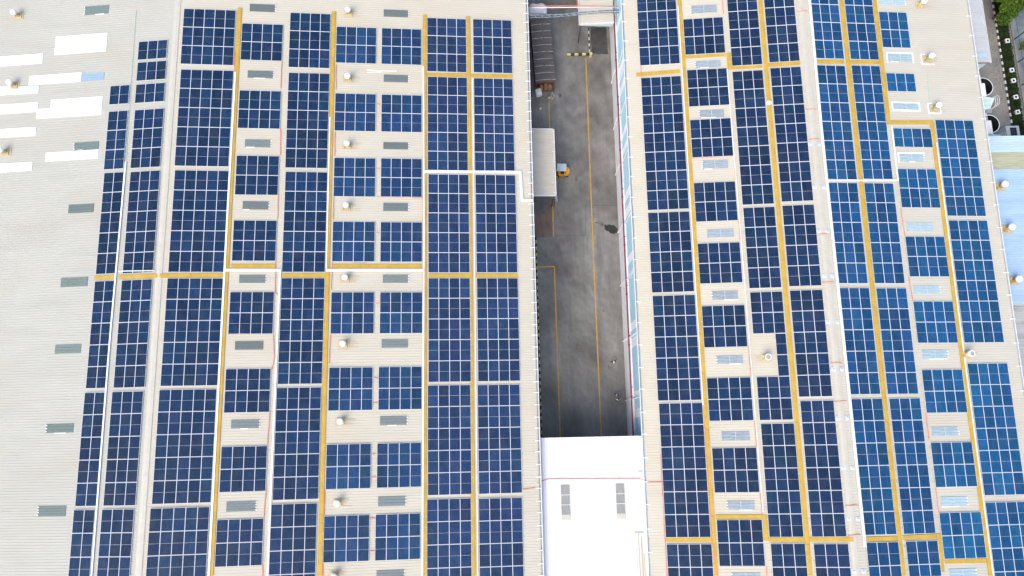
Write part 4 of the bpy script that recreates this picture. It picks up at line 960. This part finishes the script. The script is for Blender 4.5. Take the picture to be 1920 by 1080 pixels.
# fence of dark blue posts on a pale kerb
fe = tag(empty('fence', (68.2,46,0)), 'dark blue steel post fence on a pale footing at the right edge', 'fence')
MB().box(-.16,.16,-14,16,.005,.22).build('footing', M['pave'], fe)
for k in range(9):
    y = -12.1+k*3.3; MB().box(-.06,.06,y-.06,y+.06,.221,3.2).build('post', M['post_blue'], fe)
for zz in (1.1, 2.9): MB().tube([(0,-13.5,zz),(0,15.5,zz)], .03, 6).build('wire_rail', M['post_blue'], fe)
# leaf litter on the yard
r = random.Random(31); mb = MB()
for _ in range(420):
    y = r.gauss(46, 3.6); x = 66.0-abs(r.gauss(0,.75))*(1 if r.random() < .8 else 1.6); leaves(mb, [Vector((x-65.4, y-46, .03))], .06, r, .1)
lt = mb.build('leaf_litter', M['soil']); lt.location = (65.4,46,0); tag(lt, 'dark leaf litter scattered on the yard beside the striped kerb', 'litter', kind='stuff')

# ------------------------------------------------------------------ forklift
fk = tag(empty('forklift', (7.05,33.05,0), (0,0,math.pi-.05)), 'yellow forklift with pale grey overhead guard nosing under the dock canopy', 'forklift')
mb = MB(); mb.hexa([(-.25,-.52,.22),(.75,-.52,.22),(.75,.52,.22),(-.25,.52,.22)], [(-.25,-.50,.62),(.72,-.50,.50),(.72,.50,.50),(-.25,.50,.62)]); mb.build('chassis', M['fork_yellow'], fk)
prf = [(-.30,-.56),(-.62,-.55),(-.88,-.44),(-1.02,-.22),(-1.05,0),(-1.02,.22),(-.88,.44),(-.62,.55),(-.30,.56)]
mb = MB(); mb.prism(list(reversed(prf)), .25, .98); cw = mb.build('counterweight', M['fork_yellow'], fk)
bv = cw.modifiers.new('bevel', 'BEVEL'); bv.width = .07; bv.segments = 3
MB().box(-.30,.10,-.36,.36,.63,.80).build('seat', M['black'], fk); MB().box(-.36,-.28,-.33,.33,.80,1.22).build('seat_back', M['black'], fk)
MB().box(.42,.60,-.40,.40,.5,1.0).build('dashboard', M['dark'], fk); MB().lathe([(.17,1.02),(.19,1.05),(.17,1.07)], 16, (.34,0)).build('steering_wheel', M['black'], fk)
og = MB(); og.box(-.52,.68,-.50,.50,2.08,2.13); ogo = og.build('overhead_guard', M['guard'], fk)
bv = ogo.modifiers.new('bevel', 'BEVEL'); bv.width = .02; bv.segments = 2
for x0, x1 in ((-.46,-.50), (.62,.70)):
    for y in (-.46, .46): MB().tube([(x0,y,2.09),(x1,y,.55)], .035, 6).build('guard_post', M['dark'], fk)
for y in (-.34, .34): MB().box(.86,.96,y-.05,y+.05,.08,2.15).build('mast_rail', M['dark'], fk)
MB().box(.97,1.03,-.45,.45,.15,.60).build('fork_carriage', M['dark'], fk)
for y in (-.28, .28): MB().box(1.04,2.05,y-.05,y+.05,.09,.13).build('fork', M['steel'], fk)
for x, rr in ((.55,.30), (-.62,.24)):
    for y in (-.52, .52):
        t = MB().lathe([(rr*.6,-.10),(rr,-.09),(rr,.09),(rr*.6,.10)], 18).build('wheel', M['black'], fk); t.location = (x, y, rr); t.rotation_euler = (math.pi/2,0,0)
        h_ = MB().lathe([(rr*.5,-.11),(rr*.5,.11)], 12).build('hub', M['fork_yellow'], t)

# strip curtain at the canopy corner
sc_ = tag(empty('strip_curtain', (6.05,28.6,0)), 'grey gathered strip curtain hanging at the dock canopy corner', 'curtain')
for k in range(6):
    x = -.10+.05*k; mb = MB(); mb.strip([(x,-.45),(x+.03,-.2),(x-.02,.05),(x+.02,.3)], .025, .06, 3.4); mb.build('strip', M['guard'] if k % 2 else M['steel'], sc_)
MB().tube([(0,-.5,3.45),(0,.8,3.45)], .04, 6).build('curtain_rail', M['steel'], sc_); MB().box(-.04,.04,.72,.80,0,3.4).build('post', M['steel'], sc_)

# hand trolley with a box
tr_ = tag(empty('hand_trolley', (5.9,43.25,0), (0,0,.6)), 'small platform trolley carrying a brown box and yellow bundle by the shed', 'trolley')
MB().box(-.38,.38,-.28,.28,.16,.20).build('platform', M['steel'], tr_)
for x in (-.3,.3):
    for y in (-.22,.22): 
        w_ = MB().lathe([(.075,-.02),(.075,.02)], 10).build('wheel', M['black'], tr_); w_.location = (x,y,.078); w_.rotation_euler = (math.pi/2,0,0)
MB().tube([(.36,-.26,.2),(.52,-.26,.95),(.52,.26,.95),(.36,.26,.2)], .02, 6).build('handle', M['strap'], tr_)
tb = tag(place('carton', MB().box(-.24,.24,-.2,.2,0,.28).mesh('carton', M['cardboard']), None, (5.82,43.2,.203), (0,0,.65)), 'brown carton riding on the small trolley by the shed', 'carton')
bulky('bundle', 'small yellow bundle on top of the brown carton', 'bundle', (5.80,43.24,.486), .15, .12, .16, M['kerb_yellow'], 2, 4)

# ------------------------------------------------------------------ people
def person(loc, rz, label, shirt, phase, arms):
    """one continuous skinned body; materials by region; hair is a child"""
    V, E, RD = [], [], []
    def vtx(p, r, par=None):
        V.append(p); RD.append(r)
        if par is not None: E.append((par, len(V)-1))
        return len(V)-1
    pel = vtx((0,0,.95), .135); wst = vtx((.0,0,1.10), .12, pel); chs = vtx((.02,0,1.30), .145, wst); nk0 = vtx((.02,0,1.44), .085, chs); nk = vtx((.03,0,1.50), .052, nk0); hd0 = vtx((.045,0,1.57), .082, nk); hd1 = vtx((.05,0,1.66), .092, hd0); vtx((.04,0,1.74), .06, hd1)
    for s in (-1, 1):
        st = phase*s
        hp = vtx((0,s*.10,.90), .10, pel); kn = vtx((st*.16,s*.11,.50), .062, hp); an = vtx((st*.24-.04,s*.11,.09), .042, kn); vtx((st*.24+.12,s*.12,.045), .036, an)
        sh_ = vtx((.02,s*.185,1.39), .066, chs); ax, az = arms
        el = vtx((-st*.12+ax*.4,s*.26,1.13+az*.3), .045, sh_); wr = vtx((-st*.10+ax,s*.24,.90+az), .032, el); hn = vtx((-st*.09+ax*1.15+.02,s*.235,.83+az), .036, wr)
        for f in range(4): 
            k1 = vtx((-st*.09+ax*1.2+.035,s*.235+(f-1.5)*.018,.775+az), .010, hn); vtx((-st*.09+ax*1.2+.05,s*.230+(f-1.5)*.016,.745+az+.006*abs(f-1.5)), .009, k1)
        vtx((-st*.09+ax*1.2+.065,s*.215,.80+az), .011, hn)
    me = bpy.data.meshes.new('skel'); me.from_pydata(V, E, []); o = bpy.data.objects.new('skel', me); COL.objects.link(o)
    md = o.modifiers.new('skin', 'SKIN'); sv = me.skin_vertices[0].data
    for k, rr in enumerate(RD): sv[k].radius = (rr, rr)
    sv[0].use_root = True
    for k in (chs, wst, pel): sv[k].radius = (RD[k]*.85, RD[k]*1.25)
    o.modifiers.new('sub', 'SUBSURF').levels = 2
    bpy.context.view_layer.update()
    dg = bpy.context.evaluated_depsgraph_get(); bme = bpy.data.meshes.new_from_object(o.evaluated_get(dg)); bpy.data.objects.remove(o); bme.name = 'person'
    bme.materials.clear()
    for m_ in (M['skin'], shirt, M['trouser']): bme.materials.append(m_)
    zm = min(v.co.z for v in bme.vertices)
    for p in bme.polygons:
        c_ = p.center; p.use_smooth = True
        arm = abs(c_.y) > .195 and c_.z < 1.36
        p.material_index = 2 if c_.z < .98 and not arm else (1 if c_.z < 1.455 and not (arm and c_.z < 1.12+arms[1]*.3) else 0)
    b = tag(place('person', bme, None, (loc[0], loc[1], -zm+.002), (0,0,rz)), label, 'person', 'people walking in the alley')
    hb = bmesh.new(); bmesh.ops.create_uvsphere(hb, u_segments=16, v_segments=10, radius=.112)
    for v in hb.verts:
        v.co = Vector((v.co.x*1.02-.012, v.co.y*.94, v.co.z*1.05))
        if v.co.x > .035 and v.co.z < .03: v.co *= .82
        if v.co.z < -.07: v.co.z = -.07
    hm = bpy.data.meshes.new('hair'); hb.to_mesh(hm); hb.free(); hm.materials.append(M['hair']); hm.polygons.foreach_set('use_smooth', [True]*len(hm.polygons))
    place('hair', hm, b, (.045,0,1.68))
    # face: nose, eyes and ears as small pieces of the head
    fm = MB(); fm.hexa([(.135,-.014,1.60),(.155,-.010,1.605),(.155,.010,1.605),(.135,.014,1.60)], [(.132,-.008,1.655),(.138,-.006,1.655),(.138,.006,1.655),(.132,.008,1.655)]); fm.build('nose', M['skin'], b)
    for s in (-1, 1):
        MB().lathe([(.012,-.004),(.012,.004)], 8).build('eye', M['hair'], b).location = (.138, s*.032, 1.648)
        MB().box(-.02,.02,-.008,.008,-.03,.03).build('ear', M['skin'], b).location = (.035, s*.098, 1.63)
    return b
person((12.62,8.55), R(150), 'person in white shirt and dark trousers walking alone up the alley', M['shirt_w'], .9, (.10,.05))
person((12.80,4.56), R(-60), 'person in lilac checked shirt, upper of the pair beside the wall', M['shirt_l'], .5, (.22,.18))
person((12.88,3.90), R(100), 'person in white shirt, lower of the pair beside the wall', M['shirt_w'], -.4, (.18,.12))

# ------------------------------------------------------------------ right-hand yard
# lean-to with pale roof
lt_, a, c, l, h = canopy('lean_to', 'pale grey ribbed lean-to roof below the right eave at top right', 55.35, 59.15, 43.35, 72.0, 8.25, 7.95, M['canopy_grey'], -1, M['canopy_grey'], 0.0, False)
MB().box(.05, 1.30, l+.5, l+1.05, 8.165, 8.19).build('blue_sheet', M['blue_roof'], lt_)
mb = MB(); mb.hexa([(a,l+.02,0),(c-.1,l+.02,0),(c-.1,l+.12,0),(a,l+.12,0)], [(a,l+.02,7.9),(c-.1,l+.02,7.6),(c-.1,l+.12,7.6),(a,l+.12,7.9)]); mb.build('end_wall', M['teal_panel'], lt_)
MB().box(a, c-.05, l-.12, l-.095, 7.72, 7.9).build('rust_trim', M['rust'], lt_)

# cooling towers
def cooling_tower(x, y, label):
    e = tag(empty('cooling_tower', (x,y,0)), label, 'cooling tower', 'cooling towers in the right yard')
    MB().lathe([(1.02,0),(1.02,3.2),(1.15,3.9),(1.22,4.0),(1.14,4.0)], 32, cap=False).build('shell', M['white'], e, False)
    MB().lathe([(1.14,3.995),(1.0,3.5),(.99,2.9)], 32, cap=False).build('shell_lining', M['tank_black'], e)
    MB().lathe([(.99,2.9),(.02,2.92)], 32, cap=False).build('fan_well', M['tank_black'], e)
    hub = MB().lathe([(.16,2.95),(.16,3.25),(.08,3.3)], 14).build('fan_hub', M['steel'], e)
    for k in range(4):
        a_ = k*math.pi/2+.5; d = Vector((math.cos(a_), math.sin(a_))); nn = Vector((-d.y, d.x)); p0, p1 = d*.15, d*.92
        mb = MB(); mb.hexa([(*(p0-nn*.08),3.02),(*(p1-nn*.13),3.02),(*(p1+nn*.13),3.12),(*(p0+nn*.08),3.12)], [(*(p0-nn*.08),3.04),(*(p1-nn*.13),3.04),(*(p1+nn*.13),3.14),(*(p0+nn*.08),3.14)]); mb.build('fan_blade', M['tank_black'], e)
    MB().box(-.62,-.02,-1.45,.30,4.01,4.35).build('duct', M['white'], e)
    mb = MB(); mb.hexa([(-.3,-2.75,0),(1.35,-2.55,0),(1.75,-1.25,0),(-.3,-1.05,0)], [(-.3,-2.7,3.1),(1.2,-2.5,2.9),(1.75,-1.2,3.2),(-.3,-1.02,3.5)]); bx = mb.build('housing', M['mint'], e)
    MB().box(.1,.9,-2.2,-1.5,3.30,3.40).build('hatch', M['mint'], bx)
    for k in range(3):
        xx = 1.78+.26*k
        MB().tube([(xx,-2.2+.1*k,1.2),(xx,-2.2+.1*k,2.9),(xx+.12,-1.9+.1*k,3.05),(xx+.12,-1.1+.1*k,3.05),(xx,-.9+.1*k,2.9),(xx,-.9+.1*k,1.2)], .03, 6).build('handrail', M['white'], e)
    MB().box(1.70,2.5,-2.35,-.75,1.12,1.18).build('platform', M['steel'], e)
    for xx in (1.8, 2.4): MB().box(xx-.04, xx+.04, -1.6, -1.5, 0, 1.119).build('leg', M['steel'], e)
    ld = MB()
    for s in (-1.05, -.50): ld.tube([(s,1.25,0),(s,1.25,4.4),(s,.2,4.4)], .03, 6)
    lo = ld.build('ladder_rail', M['white'], e)
    for k in range(12): MB().tube([(-1.05,1.25,.35+k*.35),(-.50,1.25,.35+k*.35)], .02, 6).build('rung', M['white'], e)
    for yy in (.35,.75,1.05): MB().tube([(-1.05,yy,4.4),(-.50,yy,4.4)], .025, 6).build('rung', M['white'], e)
    return e
cooling_tower(60.55, 41.95, 'upper white-rimmed cooling tower with mint housing beside the right eave')
cooling_tower(60.65, 36.95, 'lower white-rimmed cooling tower with mint housing above the blue roof')

# pump hut
ht = tag(empty('pump_hut', (64.75,36.6,0)), 'small grey hut with a dark square opening beside the blue roof', 'hut')
MB().box(-.85,.85,-.8,.8,0,2.1).build('body', M['canopy_grey'], ht); MB().box(-.35,.45,-.55,.55,2.101,2.16).build('roof_opening', M['glass'], ht); MB().box(-.05,.05,-.9,-.81,0,2.3).build('pipe', M['white'], ht)

# light blue annex roof, then an old grey one
an = tag(empty('annex', (63.0,22.6,0)), 'light blue ribbed annex roof with a yellowed strip at the right edge', 'building')
def flat_part(parent, x0, x1, y0, y1, z, m, name, tilt=-.15):
    fr = lambda x, hh: (x, z+tilt*(x-x0)/(x1-x0)+hh)
    return ribbed(None, x0, x1, y0, y1, .30, .06, 0, .035, fr).build(name, m, parent)
flat_part(an, -7.6, 12, 9.05, 11.1, 8.1, M['paleblue_roof'], 'pale_roof_sheet'); flat_part(an, -7.6, 12, 6.95, 9.04, 8.1, M['yellow_frp'], 'translucent_sheet'); flat_part(an, -7.6, 12, -9.1, 6.94, 8.1, M['blue_roof'], 'roof_sheet')
MB().box(-7.6, 12, 11.0, 11.09, 0, 7.9).build('wall', M['teal_panel'], an); MB().box(-7.6, 12, -9.1, -9.0, 0, 7.9).build('wall', M['teal_panel'], an)
gx = tag(empty('annex', (63.0,8.5,0)), 'old grey stained lean-to roof at the right edge below the blue one', 'building')
flat_part(gx, -7.9, 12, -5.2, 4.95, 6.1, M['grey_roof'], 'roof_sheet'); flat_part(gx, -7.9, 12, -30, -5.21, 5.9, M['grey_roof'], 'roof_sheet'); MB().box(11.8, 12, -30, 4.9, 0, 5.7).build('wall', M['wall_cream'], gx)
for k, (x, y) in enumerate([(57.92,27.41),(57.99,22.25),(57.88,16.14)]):
    o = tag(empty('roof_ventilator', (x,y,8.1+.13)), ORD[k]+' white ventilator from the top on the light blue annex roof', 'ventilator', 'ventilators on the blue annex roof')
    place('vent_curb', ME_CURB, o); place('vent_neck', ME_NECK, o); place('vent_cap', ME_CAP, o); place('flashing', ME_FLASH, o)

# odds and ends left lying on the roofs
o = tag(empty('loose_trim', on_roof('LE', 21.5, 41.8), slope_euler('LE')), 'loose white trim strips lying between the second skylight and ventilator', 'trim')
MB().strip([(0,0),(1.6,-.06),(3.4,-.05)], .10, -.094, -.07).build('strip', M['sealant'], o); MB().strip([(0,-.30),(.9,-.24),(1.65,-.20)], .07, -.094, -.075).build('strip', M['sealant'], o); MB().box(1.45,1.75,-.18,-.08,-.068,-.03).build('end_piece', M['sealant'], o)
o = tag(empty('loose_bar', on_roof('LE', 20.4, 18.9), slope_euler('LE')), 'short dark bar lying below the fourth array of the sixth left-roof column', 'bar')
MB().strip([(0,.02),(.6,-.02),(1.35,-.03)], .07, -.105, -.07).build('bar_piece', M['gutter'], o)
o = tag(empty('sealing_patch', on_roof('RW', -4.57, 36.66), slope_euler('RW')), 'small white crumpled patch on the walkway between third and fourth right-roof columns', 'patch')
MB().prism([(-.28,-.2),(.05,-.26),(.30,-.05),(.22,.22),(-.12,.26),(-.32,.06)], -.036, -.012).build('patch_sheet', M['sealant'], o); MB().prism([(-.12,-.1),(.12,-.12),(.14,.08),(-.08,.12)], -.011, .03).build('fold', M['sealant'], o)
